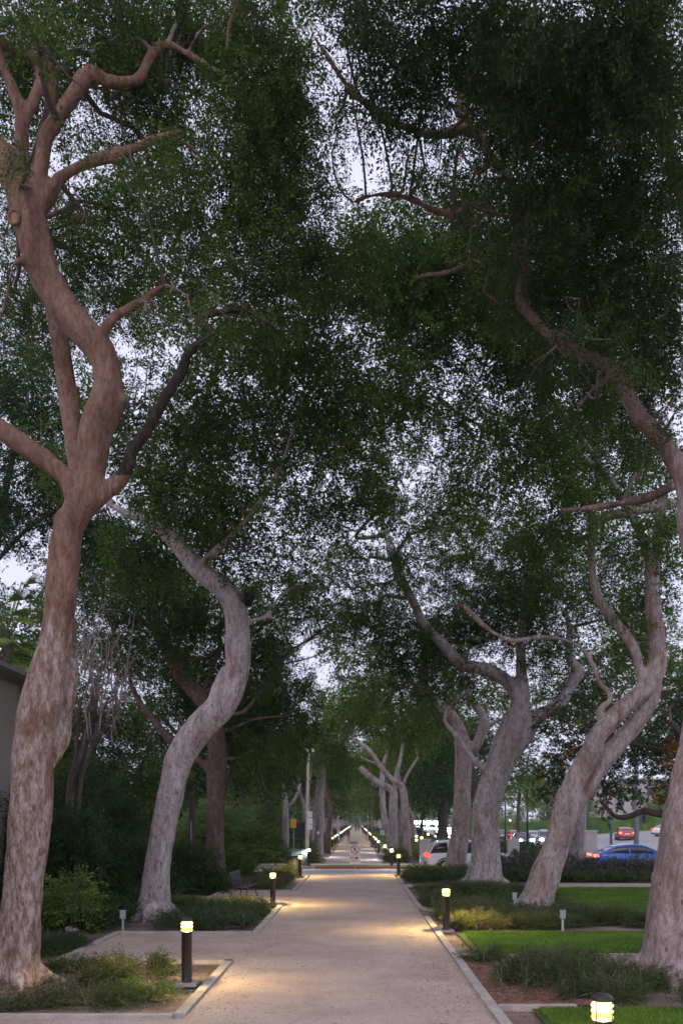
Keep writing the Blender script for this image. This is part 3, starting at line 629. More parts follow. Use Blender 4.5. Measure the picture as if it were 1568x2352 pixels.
# R1 : near right
D = 15.0
tree('elm_tree', 'stout pinkish elm cut off by the right edge with a long limb arching over', 'tree', ((1545 - VX) * D / F, D, 0),
 limbs_px(D, [
  [(1545, 2262, 88), (1548, 2190, 72), (1554, 2094, 67), (1580, 1929, 65), (1604, 1800, 62), (1640, 1600, 58), (1650, 1400, 52), (1610, 1240, 46), (1590, 1160, 38)],
  [(1600, 1200, 34), (1568, 1092, 25), (1519, 1019, 21), (1469, 957, 20), (1436, 899, 19), (1413, 852, 19), (1366, 826, 17), (1291, 795, 17), (1250, 758, 16), (1217, 721, 15), (1193, 690, 15), (1195, 646, 13), (1208, 597, 12), (1175, 572, 10), (1134, 568, 9), (1105, 551, 9)],
  [(1410, 860, 8), (1370, 885, 7), (1330, 930, 5)],
  [(1208, 600, 11), (1190, 520, 11, .3), (1178, 430, 11, .5), (1120, 350, 12, .6), (1100, 310, 14, .6), (1060, 295, 12, .4), (1000, 310, 9, .2), (900, 280, 8, 0), (850, 245, 8, 0), (800, 200, 7, 0), (760, 140, 6, 0), (722, 85, 4, 0)],
  [(1080, 300, 16, .6), (1062, 265, 15, .6), (1060, 215, 13, .6), (1055, 150, 8, .6)], [(1060, 260, 7, .6), (1040, 245, 6, .6), (1010, 215, 5, .6)], [(1070, 240, 7, .6), (1100, 215, 7, .6), (1140, 205, 5, .6)],
  [(1175, 500, 6, .3), (1100, 480, 6, .2), (1068, 462, 7, .1), (1062, 480, 8, .1), (1040, 493, 8, 0), (990, 480, 8, 0), (940, 455, 7, 0), (890, 446, 7, 0), (840, 452, 6, 0), (780, 480, 4, 0)],
  [(1110, 560, 8), (1085, 595, 7, -.2), (1030, 625, 7, -.2), (985, 630, 6, -.2), (950, 640, 4, -.2)],
  [(1208, 600, 7), (1260, 540, 6, .2), (1310, 470, 5, .3), (1330, 400, 5, .4), (1400, 350, 4, .4), (1420, 280, 3, .4)], [(1291, 795, 8), (1330, 720, 7, .2), (1350, 640, 6, .3), (1420, 590, 5, .3), (1440, 500, 4, .4)],
  [(1193, 690, 6), (1150, 700, 5, -.2), (1110, 670, 4, -.3), (1060, 700, 3, -.4)], [(1436, 899, 7), (1470, 830, 6, .2), (1520, 790, 5, .3), (1540, 700, 4, .3)],
  [(1640, 1300, 36), (1680, 1100, 34), (1660, 900, 30), (1600, 700, 26), (1580, 500, 22), (1520, 300, 16), (1430, 160, 10)],
  [(1640, 1030, 18, .5), (1520, 1130, 12, 1.), (1400, 1160, 9, 1.5), (1290, 1172, 6, 1.5)]]),
 lobes_px([(1450, 50, 12, 190, 130, 1.5, 2.8), (1200, 50, 12, 180, 100, 1.5, 3.0), (980, 30, 12, 170, 90, 1.5, 3.0), (820, 10, 12, 110, 50, 1, 1.6), (1330, 240, 13, 180, 130, 1.6, 2.8), (1500, 320, 13, 120, 130, 1.5, 2.6),
  (1180, 190, 12.5, 110, 90, 1.3, 1.7), (980, 190, 13, 80, 80, 1.2, 1.4), (1330, 480, 14, 150, 130, 1.6, 2.2), (1490, 560, 14, 110, 130, 1.5, 1.7), (1400, 700, 15, 150, 120, 1.5, 2.1),
  (1520, 780, 15, 80, 120, 1.2, 1.5), (1270, 640, 16, 110, 100, 1.3, 1.8), (1490, 930, 16, 90, 80, 1.2, .7), (1180, 430, 15, 100, 80, 1.2, 1.2), (930, 330, 14, 110, 40, .8, .5), (850, 240, 14, 90, 60, .8, .7), (770, 10, 13, 130, 50, 1, 2.0), (830, 70, 13, 80, 60, 1, 1.0), (760, 350, 16, 70, 45, 1, .7), (900, 210, 13.5, 80, 90, 1, 1.1), (770, 190, 13.5, 60, 70, 1, .5), (1290, 760, 13.6, 110, 50, .7, .8), (1430, 830, 13.5, 70, 60, .7, .7), (1520, 960, 13.6, 50, 60, .6, .5), (1180, 560, 13.8, 90, 60, .7, .9), (1060, 470, 14, 90, 50, .7, .6),
  (1130, 360, 17, 150, 110, 1.5, 1.3), (980, 450, 18, 120, 60, 1.2, .9), (1300, 350, 17, 200, 150, 2, 1.5), (1450, 460, 17, 160, 150, 2, 1.4), (1350, 850, 18, 160, 110, 1.5, 1.3), (1500, 1000, 18, 110, 80, 1.2, .9),
  (1480, 700, 17, 120, 130, 1.5, 1.5), (1150, 120, 14, 200, 110, 1.2, 1.8), (1420, 150, 14, 200, 160, 1.2, 2.0), (900, 60, 13, 70, 60, 1, .9), (1230, 600, 18, 150, 130, 1.5, 1.3)]),
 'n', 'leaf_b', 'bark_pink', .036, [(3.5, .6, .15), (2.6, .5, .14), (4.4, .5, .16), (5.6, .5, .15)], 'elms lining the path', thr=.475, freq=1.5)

# R2 : twin leaning stems
D = 26.4
tree('elm_tree', 'elm with two crossing stems leaning right, rusty red patches, beside a lawn', 'tree', ((1229 - VX) * D / F, D, 0),
 limbs_px(D, [
  [(1227, 2110, 42), (1233, 2075, 36), (1250, 2010, 33), (1279, 1935, 30), (1297, 1865, 29), (1316, 1803, 25), (1357, 1732, 24), (1372, 1692, 22), (1432, 1626, 21), (1478, 1586, 21), (1505, 1540, 23), (1507, 1479, 20), (1498, 1385, 18), (1498, 1290, 17), (1512, 1233, 14), (1520, 1120, 10)],
  [(1285, 1915, 24, .2), (1338, 1820, 26, .4), (1394, 1739, 25, .4), (1455, 1668, 24, .4), (1495, 1605, 21, .2), (1505, 1550, 18, .1)],
  [(1478, 1580, 14), (1466, 1530, 13), (1455, 1488, 14), (1408, 1422, 14), (1370, 1366, 12), (1358, 1290, 11), (1361, 1219, 12), (1385, 1191, 13), (1441, 1177, 14), (1526, 1160, 13), (1580, 1150, 9)],
  [(1388, 1668, 8), (1376, 1640, 8), (1384, 1622, 8), (1403, 1608, 8), (1392, 1585, 7), (1375, 1565, 7), (1361, 1526, 6), (1328, 1484, 6), (1276, 1465, 6), (1228, 1465, 6), (1176, 1472, 6), (1129, 1451, 6), (1091, 1418, 5), (1063, 1392, 5), (1020, 1385, 4)],
  [(1505, 1300, 12), (1430, 1150, 10, -.5), (1350, 1060, 9, -1), (1230, 1045, 7, -1), (1140, 1000, 6, -1), (1040, 940, 5, -1), (980, 900, 4, -1)],
  [(1400, 1100, 8, -1), (1300, 960, 8, -2), (1200, 830, 7, -3), (1100, 700, 6, -4), (1000, 580, 5, -4)]]),
 lobes_px([(1000, 560, 22, 200, 110, 2, 2.2), (860, 600, 22, 120, 110, 1.5, 1.8), (1150, 640, 22, 150, 120, 1.8, 2.2), (1000, 760, 23, 190, 110, 2, 1.8), (1190, 830, 23, 140, 110, 2, 2.0), (900, 900, 22, 110, 100, 1.5, 1.7),
  (1050, 950, 23, 120, 80, 1.5, 1.2), (1250, 980, 24, 130, 80, 1.5, 1.5), (1400, 1060, 24, 140, 80, 1.5, 1.2), (1180, 1100, 24, 110, 60, 1.3, .9), (1490, 1210, 25, 100, 70, 1.5, 1.4), (1330, 1170, 24.5, 100, 70, 1.5, 1.1), (1030, 440, 22, 130, 60, 1.2, 1.1),
  (1450, 1400, 27, 60, 110, 1.3, 1.0), (1250, 1240, 27, 110, 70, 1.4, 1.2),
  (850, 1000, 27, 140, 100, 2, 1.2), (820, 1150, 28, 100, 80, 2, 1.0), (1040, 1150, 28, 110, 70, 2, .8), (1100, 1030, 28, 180, 100, 2, .9), (1350, 950, 27, 180, 110, 2, 1.1), (1300, 1110, 28, 170, 90, 2, .9), (1500, 1300, 28, 80, 120, 2, 1.0), (1430, 850, 26, 150, 120, 2, 1.3), (1250, 740, 24, 150, 120, 2, 1.4), (1500, 1080, 27, 100, 90, 2, .9), (1000, 660, 24, 220, 150, 2, 1.2)]),
 'm', 'leaf_e', 'bark_red', .045, [(3.0, .9, .15), (3.7, .4, .14), (5.2, .5, .15), (0.1, .5, .13), (4.5, .3, .14)], 'elms lining the path')

# R3
D = 35.9
tree('elm_tree', 'broad grey elm with flared base forking into a dark left and a white right limb', 'tree', ((1111 - VX) * D / F, D, 0),
 limbs_px(D, [
  [(1109, 2044, 50), (1110, 2010, 40), (1113, 1968, 33), (1117, 1865, 31), (1142, 1774, 32), (1160, 1716, 32), (1180, 1659, 29), (1195, 1611, 20), (1196, 1526, 12), (1196, 1455, 10), (1205, 1385, 9), (1208, 1300, 6)],
  [(1188, 1650, 20), (1186, 1605, 18), (1167, 1569, 19), (1120, 1540, 17), (1063, 1526, 17), (1016, 1479, 15), (973, 1432, 13), (950, 1385, 12), (916, 1314, 12), (893, 1243, 11), (879, 1205, 8), (865, 1140, 5)],
  [(1160, 1760, 20), (1205, 1692, 22), (1233, 1649, 20), (1285, 1616, 16), (1314, 1564, 17), (1331, 1541, 13), (1309, 1518, 12), (1307, 1470, 10), (1308, 1441, 8), (1295, 1399, 5)],
  [(1130, 1790, 10, -.2), (1110, 1767, 9, -.3), (1082, 1740, 8, -.3), (1054, 1697, 7, -.3), (1020, 1655, 7, -.3), (1035, 1621, 6, -.3), (1068, 1588, 5, -.3)]]),
 lobes_px([(880, 1130, 31, 80, 80, 1.5, 1.6), (1000, 1180, 32, 120, 70, 2, 1.2), (1050, 1300, 38, 110, 70, 2, 1.7), (1180, 1250, 33, 120, 80, 2, 1.3), (905, 1300, 32, 80, 70, 1.5, 1.2), (820, 1400, 33, 90, 70, 1.5, 1.2),
  (1130, 1390, 38, 130, 70, 2, 2.2), (940, 1480, 38, 110, 80, 1.5, 1.8), (1270, 1340, 34, 110, 90, 2, 1.9), (1400, 1310, 35, 80, 110, 1.5, 1.2), (790, 1250, 32, 60, 70, 1.2, .7), (1240, 1480, 35, 90, 70, 1.5, 1.2), (1060, 1440, 38, 90, 60, 1.5, 1.6), (1080, 1560, 36, 90, 60, 1.5, .8),
  (850, 1350, 36, 130, 110, 2, .8), (1000, 1450, 37, 150, 90, 2, 1.3), (1200, 1400, 37, 190, 110, 2, 1.2), (1450, 1430, 38, 140, 120, 2, .8), (1350, 1570, 38, 150, 90, 2, 1.0), (960, 1580, 38, 100, 60, 2, 1.2), (1100, 1200, 36, 200, 80, 2, .8), (1330, 1240, 36, 150, 80, 2, .9)]),
 'm', 'leaf_a', 'bark_pale', .055, [(5.6, .8, .2), (0.1, .7, .18), (3.4, .8, .2), (4.3, .5, .18), (4.9, .5, .18)], 'elms lining the path', extra_od=0.72)
# R4
D = 44.3
tree('elm_tree', 'pale forked elm in front of the white car, fourth on the right', 'tree', ((1043 - VX) * D / F, D, 0),
 limbs_px(D, [
  [(1041, 2011, 27), (1045, 1975, 23), (1059, 1886, 20), (1063, 1782, 20), (1063, 1720, 20), (1049, 1663, 13), (1011, 1621, 12), (966, 1583, 9), (950, 1570, 5)],
  [(1066, 1740, 15), (1091, 1715, 14), (1107, 1675, 14), (1108, 1644, 12), (1084, 1611, 11), (1068, 1574, 8), (1060, 1530, 5)], [(1107, 1675, 7), (1129, 1663, 6), (1158, 1648, 4)]]),
 lobes_px([(850, 1520, 46, 100, 70, 2, 1.6), (770, 1450, 44, 70, 60, 1.5, .8), (960, 1640, 48, 110, 60, 2, 1.5), (1130, 1560, 46, 100, 50, 1.5, .8), (1000, 1540, 45, 90, 60, 1.5, 1.6), (1400, 1490, 46, 90, 70, 1.5, 1.2), (1530, 1500, 46, 60, 80, 1.5, 1.2),
  (850, 1600, 50, 110, 60, 2, 1.6), (1060, 1600, 50, 140, 60, 2, 1.0), (1240, 1640, 50, 110, 70, 2, 1.0), (1500, 1640, 52, 110, 80, 2, 1.2)]),
 'f', 'leaf_c', 'bark_red', .06, [(.3, .4, .2), (3.6, .4, .2)], 'elms lining the path')

# beyond the street : hand-placed trees that can be told apart
def far(label, D, bx, limbs, lobes, barkm='bark_pale', leaf='leaf_c', kind='f', name='elm_tree', group='elms beyond the street'):
    return tree(name, label, 'tree', ((bx - VX) * D / F, D, .05), limbs_px(D, limbs), lobes_px(lobes), kind, leaf, barkm, 0, (), group, sub=3)
far('pale elm beyond the street with a long bare limb reaching left over the path', 60, 905, [[(906, 1985, 14), (904, 1925, 10), (902, 1875, 10), (903, 1831, 10), (900, 1815, 9), (873, 1802, 8), (844, 1781, 8), (826, 1762, 6)], [(903, 1830, 8), (908, 1790, 6), (920, 1740, 5), (930, 1680, 4)]], [(860, 1640, 62, 110, 60, 2.5, 1.6), (930, 1700, 62, 60, 50, 2.5, 1.5)])
far('brown forked elm beyond the street with a thin limb rising left', 58, 933, [[(937, 1989, 13), (934, 1925, 9), (929, 1846, 9), (923, 1808, 9), (903, 1794, 6), (873, 1761, 6), (856, 1734, 5), (832, 1711, 5), (809, 1702, 3)], [(868, 1755, 4), (845, 1748, 3), (828, 1738, 2)], [(925, 1806, 5), (935, 1780, 4), (960, 1740, 3)]], [(800, 1610, 59, 90, 60, 2.5, 1.6), (980, 1640, 60, 80, 60, 2.5, 1.6)], 'bark_red')
far('slim leaning elm beyond the street, left of the forked elm', 71, 895, [[(903, 1968, 10), (893, 1925, 7), (882, 1875, 7), (878, 1831, 7), (880, 1760, 5), (900, 1700, 4)]], [(850, 1740, 72, 60, 40, 2, 1.2), (900, 1710, 72, 60, 40, 2, 1.5)])
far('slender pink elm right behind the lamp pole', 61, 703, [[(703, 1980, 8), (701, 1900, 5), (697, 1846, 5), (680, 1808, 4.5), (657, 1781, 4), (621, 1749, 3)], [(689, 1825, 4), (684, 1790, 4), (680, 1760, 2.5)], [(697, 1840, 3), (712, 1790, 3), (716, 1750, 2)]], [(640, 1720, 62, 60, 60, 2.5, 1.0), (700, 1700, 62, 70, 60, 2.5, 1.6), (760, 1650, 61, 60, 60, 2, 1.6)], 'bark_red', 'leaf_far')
far('thick pale elm trunk beyond the street, right of the lamp pole', 63, 733, [[(730, 1977, 14), (733, 1922, 10), (737, 1875, 9), (736, 1837, 8), (742, 1780, 6), (738, 1720, 4)], [(727, 1850, 5), (711, 1862, 4), (705, 1868, 3)]], [(730, 1690, 64, 90, 50, 2.5, 1.6), (790, 1730, 64, 50, 50, 2, 1.5)])
far('thin rusty elm beyond the street beside the thick pale trunk', 66, 716, [[(716, 1970, 6), (718, 1904, 4.5), (722, 1850, 4), (730, 1790, 3)]], [(690, 1760, 67, 50, 40, 2, 1.2)], 'bark_red', 'leaf_d')
far('tan leaning elm beyond the street, left of the path', 74, 756, [[(752, 1962, 8), (754, 1919, 6), (760, 1863, 6), (752, 1830, 5), (745, 1780, 4)]], [(770, 1760, 75, 50, 40, 2, 1.8)], 'bark_brown', 'leaf_d')
far('small grey elm behind the left hedge, forked low', 58, 656, [[(656, 1975, 9), (656, 1846, 6.5), (650, 1820, 5), (645, 1770, 4)], [(656, 1860, 5), (677, 1835, 4), (690, 1800, 3)]], [(640, 1740, 60, 70, 60, 2, 1.6)], 'bark_pale', 'leaf_d')
far('grey elm trunk behind the leaning twin-stemmed elm', 46.5 - 3.2, 1325, [[(1325, 2013, 22), (1326, 1950, 18), (1330, 1865, 17), (1345, 1760, 14), (1360, 1650, 10)]], [(1360, 1600, 44, 70, 50, 2, .7)], 'bark_pale')
far('ragged brown-barked trunk between the forked elm and the broad grey elm', 52.8, 1092, [[(1092, 1990, 9), (1092, 1900, 8), (1093, 1830, 7), (1085, 1760, 5)]], [(1060, 1690, 56, 70, 60, 2, 1.6)], 'bark_brown', 'leaf_d')

# generic elms for the rest of the avenue: three forms, copied with their parts
def generic_elm(seed, label, lean, leaf):
    rs = np.random.RandomState(seed); h = rs.uniform(3.6, 4.6)
    l0 = [(0, 0, 0), (lean * .2, .1, 1.4), (lean * .5, -.1, h * .7), (lean * .9, .1, h)]
    limbs = [(l0, [.34, .25, .23, .19])]
    tips = []
    for k in range(4):
        a = rs.uniform(0, 6.28); e = np.array([lean * .9 + math.cos(a) * 2.2 + lean * 1.2, math.sin(a) * 2.2, h + rs.uniform(2.5, 5)])
        m_ = (np.array(l0[-1]) + e) / 2 + rs.normal(size=3) * .4; limbs.append(([l0[-1], m_, e], [.17, .12, .06])); tips.append(e)
    lobes = []
    for k in range(12):
        a = rs.uniform(0, 6.28); rr = rs.uniform(.5, 4.2); lobes.append(((lean * 1.8 + math.cos(a) * rr, math.sin(a) * rr, rs.uniform(5.2, 11.5)), (rs.uniform(1.4, 2.3), rs.uniform(1.4, 2.3), rs.uniform(1., 1.7)), 1.7))
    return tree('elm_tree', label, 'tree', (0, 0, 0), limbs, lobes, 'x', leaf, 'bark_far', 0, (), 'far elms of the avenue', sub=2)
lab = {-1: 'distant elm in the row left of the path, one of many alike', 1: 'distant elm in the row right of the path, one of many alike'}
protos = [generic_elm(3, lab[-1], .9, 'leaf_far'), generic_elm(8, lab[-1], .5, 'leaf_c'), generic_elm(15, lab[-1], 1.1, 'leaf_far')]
used = set(); k = 0; cnt_ = {-1: -1, 1: -1}; ORD = ['first', 'second', 'third', 'fourth', 'fifth', 'sixth', 'seventh', 'eighth']
for side in (-1, 1):
    y = 80.0 + (4 if side > 0 else 0)
    while y < 330:
        p = k % 3
        if p not in used: o = protos[p]; used.add(p)
        else: o = copy_tree(protos[p])
        o.location = (side * rnd.uniform(4.9, 5.7), y + rnd.uniform(-1, 1), .04)
        o.rotation_euler[2] = (0 if side < 0 else math.pi) + rnd.uniform(-.35, .35); o.scale = [rnd.uniform(.92, 1.12)] * 3
        sd_ = 'left' if side < 0 else 'right'; cnt_[side] += 1
        o['label'] = f"{ORD[cnt_[side]]} distant elm of the row {sd_} of the far path, counted away from the street" if cnt_[side] < 8 else lab[side]; o['group'] = 'distant elms ' + ('left' if side < 0 else 'right') + ' of the path'
        k += 1; y += 10.5 if y < 180 else 15

for i, x in enumerate((-26, -19, -13, -8, -3.5, 1.5, 6, 11)):
    o = copy_tree(protos[i % 3]); o.location = (x, 350 + rnd.uniform(-8, 8), 0); o.rotation_euler[2] = rnd.uniform(0, 6); o.scale = [1.25] * 3
    o['label'] = 'tree of the dark belt closing the far end of the avenue'; o['group'] = 'trees closing the avenue'
# ---------------------------------------------------------------- background trees
def bgtree(name, label, D, bx, limbs, lobes, leaf, kind, barkm='bark_dark', **k):
    return tree(name, label, 'tree', ((bx - VX) * D / F, D, 0), limbs_px(D, limbs), lobes_px(lobes), kind, leaf, barkm, 0, (), sub=4, **k)
bgtree('evergreen_tree', 'dark dense evergreen rising behind the orange-barked elm at left', 30, 20, [[(-60, 2070, 16), (-50, 1700, 13), (-20, 1300, 10), (40, 1000, 6)], [(-20, 1300, 7), (80, 1200, 5), (180, 1150, 4)]],
 [(50, 950, 30, 130, 150, 2.5, 2.3), (20, 1180, 30, 110, 90, 2.2, 2.2), (140, 1090, 31, 100, 120, 2.2, 1.8), (20, 760, 31, 100, 110, 2, 1.2), (230, 1220, 32, 100, 80, 2, 1.8), (60, 520, 32, 110, 130, 2, .9), (170, 700, 32, 100, 110, 2, .9)], 'leaf_d', 'm')
bgtree('evergreen_tree', 'dark evergreen filling the gap behind the bench at left', 52, 430, [[(440, 2000, 8), (440, 1800, 8), (430, 1600, 6)], [(436, 1700, 5), (520, 1560, 4)], [(436, 1720, 5), (330, 1600, 4)]],
 [(430, 1560, 52, 90, 60, 2.5, 1.2), (520, 1680, 52, 90, 80, 2.5, 2.2), (400, 1740, 53, 100, 70, 2.5, 2.4), (590, 1760, 54, 80, 70, 2.5, 2.4), (600, 1600, 54, 80, 70, 2.5, 1.6), (330, 1650, 53, 90, 60, 2.5, 1.6)], 'leaf_d', 'f')
bgtree('evergreen_tree', 'dark broad tree behind the bare stems at left', 46, 200, [[(200, 2007, 10), (210, 1800, 9), (220, 1560, 6)], [(212, 1700, 6), (120, 1560, 5)]],
 [(170, 1640, 46, 100, 80, 2.5, 1.9), (290, 1640, 47, 90, 80, 2.5, 1.7), (120, 1760, 46, 80, 80, 2.5, 2.4), (250, 1760, 46, 110, 80, 2.5, 2.6), (350, 1770, 47, 80, 80, 2.5, 2.4), (230, 1500, 47, 90, 60, 2.5, 1.0), (330, 1840, 46, 80, 60, 2.5, 2.4)], 'leaf_a', 'f')
bgtree('evergreen_tree', 'rounded dark tree far right of the path behind the forked elms', 74, 1020, [[(1020, 1962, 9), (1020, 1850, 8), (1010, 1740, 6)], [(1018, 1800, 5), (1080, 1720, 4)]],
 [(1000, 1720, 74, 90, 60, 3, 2.2), (1080, 1680, 74, 90, 60, 3, 2.2), (1150, 1740, 75, 80, 55, 3, 2.0), (1010, 1800, 74, 80, 45, 3, 2.0), (1000, 1650, 76, 60, 50, 3, 1.5)], 'leaf_d', 'f')
bgtree('evergreen_tree', 'mid green street tree beyond the boulevard, over the far cars', 100, 1190, [[(1190, 1940, 5), (1190, 1860, 4), (1195, 1800, 3)]], [(1190, 1800, 100, 60, 45, 3, 1.6), (1250, 1760, 102, 60, 45, 3, 1.3), (1130, 1810, 102, 40, 40, 3, 1.5)], 'leaf_c', 'x')
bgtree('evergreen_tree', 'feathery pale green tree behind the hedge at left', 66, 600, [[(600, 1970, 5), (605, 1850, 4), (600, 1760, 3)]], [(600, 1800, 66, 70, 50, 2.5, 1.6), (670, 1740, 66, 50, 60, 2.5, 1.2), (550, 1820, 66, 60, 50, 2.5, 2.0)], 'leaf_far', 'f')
bgtree('weeping_tree', 'yellow-green weeping tree hanging between the second elm and the lamp pole', 41, 497, [[(497, 2021, 8), (505, 1860, 7), (560, 1700, 6), (640, 1560, 5)], [(600, 1640, 5), (580, 1500, 4)]],
 [(645, 1540, 38, 55, 90, 1.5, 1.6), (600, 1600, 38.5, 60, 90, 1.5, 1.6), (660, 1660, 39, 45, 80, 1.4, 1.3), (620, 1450, 39, 60, 60, 1.5, 1.2), (700, 1560, 39, 35, 60, 1.2, .9)], 'leaf_c', 'm', 'bark_dark', droop=(1.1, .35))
# magnolia at right with a crooked low branch
bgtree('magnolia_tree', 'dark glossy magnolia with rust-orange undersides and a low crooked branch', 33, 1660, [[(1660, 2056, 16), (1655, 1950, 14), (1640, 1860, 13), (1600, 1740, 11), (1540, 1660, 8)],
  [(1650, 1890, 14), (1600, 1872, 12), (1540, 1872, 11), (1500, 1868, 9), (1478, 1862, 8), (1455, 1872, 8), (1430, 1878, 7), (1410, 1874, 6), (1398, 1860, 5), (1380, 1845, 3)], [(1600, 1740, 8), (1500, 1720, 6), (1400, 1700, 5), (1320, 1720, 4)]],
 [(1400, 1700, 33.5, 100, 70, 2, 1.7), (1520, 1690, 33.5, 80, 80, 2, 1.9), (1290, 1740, 34, 70, 60, 1.6, 1.5), (1430, 1800, 33, 90, 45, 1.5, 1.3), (1540, 1800, 33, 50, 50, 1.4, 1.5), (1560, 1600, 34, 60, 60, 1.5, 1.4), (1250, 1820, 34.5, 40, 40, 1.2, .7), (1390, 1850, 33, 35, 25, 1, .7), (1290, 1640, 35, 60, 50, 1.6, 1.0)], 'leaf_mag', 'g', thr=.44, freq=1.3)
bgtree('evergreen_tree', 'tall tree behind the magnolia at the right edge', 48, 1600, [[(1600, 2001, 9), (1590, 1700, 7), (1570, 1500, 5)]], [(1560, 1560, 48, 60, 80, 2, 1.5), (1450, 1570, 48, 70, 60, 2, .9), (1560, 1700, 48, 60, 70, 2, 1.5), (1350, 1600, 48, 70, 60, 2, .9), (1280, 1560, 48, 60, 50, 2, .8)], 'leaf_a', 'f')
for x, y, lbl in ((-14, 84, 'tall dark tree left of the far avenue, nearest of its belt'), (-16, 104, 'dark tree left of the far avenue, second of its belt'), (-15, 128, 'dark tree left of the far avenue, third of its belt'),
                  (-25, 70, 'wide dark tree far left beyond the street'), (-34, 62, 'dark tree at far left beyond the side street'), (8.8, 100, 'dark tree right of the far avenue near the boulevard'), (9.2, 132, 'second dark tree between far avenue and boulevard'), (36, 150, 'tree beyond the clipped hedge, above the far cars'), (52, 150, 'tree beyond the clipped hedge near the red car'), (70, 160, 'tree beyond the clipped hedge at the right edge'), (29, 140, 'dark rounded tree in front of the far hedge by the grey elm'), (24, 190, 'far street tree over the boulevard traffic'), (-20, 50, 'shadowy tree behind the left hedge')):
    rs = np.random.RandomState(int(abs(x) * 7 + y)); h = 9 if y < 180 else 12
    tree('evergreen_tree', lbl, 'tree', (x, y, 0), [([(x, y, -.1), (x + .2, y, 2.5), (x, y, h * .7)], [.3, .24, .12])],
         [((x + rs.uniform(-2.6, 2.6), y + rs.uniform(-2, 2), rs.uniform(.8 if not (0 < x < 12) else 5.2, h)), (rs.uniform(1.8, 2.8), 2., rs.uniform(1.2, 2.)), 1.8) for _ in range(12)], 'x', 'leaf_d' if x < 15 else 'leaf_far', 'bark_dark', sub=2)
bgtree('evergreen_tree', 'leafy tree behind the palm and the house corner at left', 40, 10, [[(10, 2025, 8), (20, 1700, 7), (30, 1500, 5)], [(20, 1620, 5), (110, 1480, 4)]],
 [(20, 1500, 40, 90, 90, 2, 2.0), (110, 1440, 41, 70, 90, 2, 1.8), (60, 1620, 40, 90, 90, 2, 2.2), (130, 1560, 41, 60, 80, 2, 1.8), (-10, 1380, 41, 60, 50, 2, 1.2)], 'leaf_a', 'f')
# bare upright stems (dead shrub) left of the second elm
D = 23.5
b0 = np.array([(172 - VX) * D / F, D, 0.]); root = empty('bare_shrub', tuple(b0), label='leafless shrub of upright pale stems behind the orange-barked elm', cat='shrub')
mb = MB(); rs = np.random.RandomState(4)
mains = []
for px, py in ((186, 1600), (205, 1620), (228, 1590), (250, 1600), (215, 1580), (262, 1640)):
    pts = [P(172 + rs.uniform(-9, 9), 2112, D), P(165 + rs.uniform(-18, 18), 1830, D), P((165 + px) / 2, 1720, D + rs.uniform(-.3, .3)), P(px, py, D + rs.uniform(-.5, .5))]
    p, r = crspline(pts, [.07, .055, .05, .035], .3); mb.tube(p - b0, r, 7, 1); mains.append(np.array(pts[-1]))
for i in range(26):
    m_ = mains[rs.randint(6)]; h = rs.uniform(.9, 2.9); q = m_ + np.array([rs.uniform(-.35, .35), rs.uniform(-.4, .4), rs.uniform(-.9, .5)])
    pts = [q, q + (rs.uniform(-.12, .12), 0, h * .35), q + (rs.uniform(-.3, .3), 0, h * .7), q + (rs.uniform(-.6, .6), rs.uniform(-.3, .3), h)]
    p, r = crspline(pts, [.026, .020, .015, .006], .3); mb.tube(p - b0, r, 5, 0)
    for _ in range(9):
        s_ = p[rs.randint(len(p))]; e_ = s_ + rs.normal(size=3) * (.3, .3, .3); mb.tube(np.array([s_, (s_ + e_) / 2 + rs.normal(size=3) * .05, e_]) - b0, [.008, .006, .003], 3, 0)
mb.build('stems', [M['twig_pale'], M['bark_dark']], root, True)

# ---------------------------------------------------------------- shrubs and ground plants
nsh = [0]
def shrub(name, label, x, y, rx, ry, h0, leaf, kind='s', od=2.2, up=(-.5, .5), group=None, stems=14, thr=.36, cat='shrub', twig='twig', freq=2.0, arch=1):
    h = h0 * .62 if name == 'ground_shrub' else h0; lowk = .8 if name == 'ground_shrub' else 1.
    nsh[0] += 1; rs = np.random.RandomState(100 + nsh[0])
    root = empty(name, (x, y, 0), label=label, cat=cat, group=group)
    sm = MB()
    for i in range(stems):
        a = rs.uniform(0, 6.28); rr = rs.uniform(.3, 1.08); e = np.array([math.cos(a) * rx * rr, math.sin(a) * ry * rr, h * rs.uniform(.45, 1.05) * (1.1 - .6 * rr)])
        m_ = e * .5 + np.array([0, 0, h * .35 * arch]); p, r = crspline([(e[0] * .1, e[1] * .1, -.03), m_, e], [.012 + h * .008, .009 + h * .004, .003], .15); sm.tube(p, r, 4, 0, False)
    sm.build('stems', M[twig], root)
    fm = MB(); area = SP[kind][1]; n = int(od * math.pi * rx * max(ry, h) / (area * .52))
    u = rs.normal(size=(n * 3, 3)); u /= np.linalg.norm(u, axis=1)[:, None]; u[:, 2] = abs(u[:, 2]); u *= (rs.rand(len(u)) ** .35)[:, None]
    k = vnoise(u * np.array([rx, ry, h]) * freq + np.array([x, y, 0])); edge = .72 + .5 * vnoise(u * 3 + x * 3 + y)
    p = (u * edge[:, None] * np.array([rx, ry, h]))[k > thr][:n]; m = len(p)
    yaw = np.arctan2(p[:, 1], p[:, 0]) + rs.normal(0, .8, m); pitch = rs.normal(up[0], up[1], m); p[:, 2] = np.maximum(p[:, 2], .02)
    place(fm, kind, p, yaw, pitch, rs.uniform(.6, 1.3, m) * lowk, rs); fm.build('foliage', [M[leaf], M[twig]], root); return root

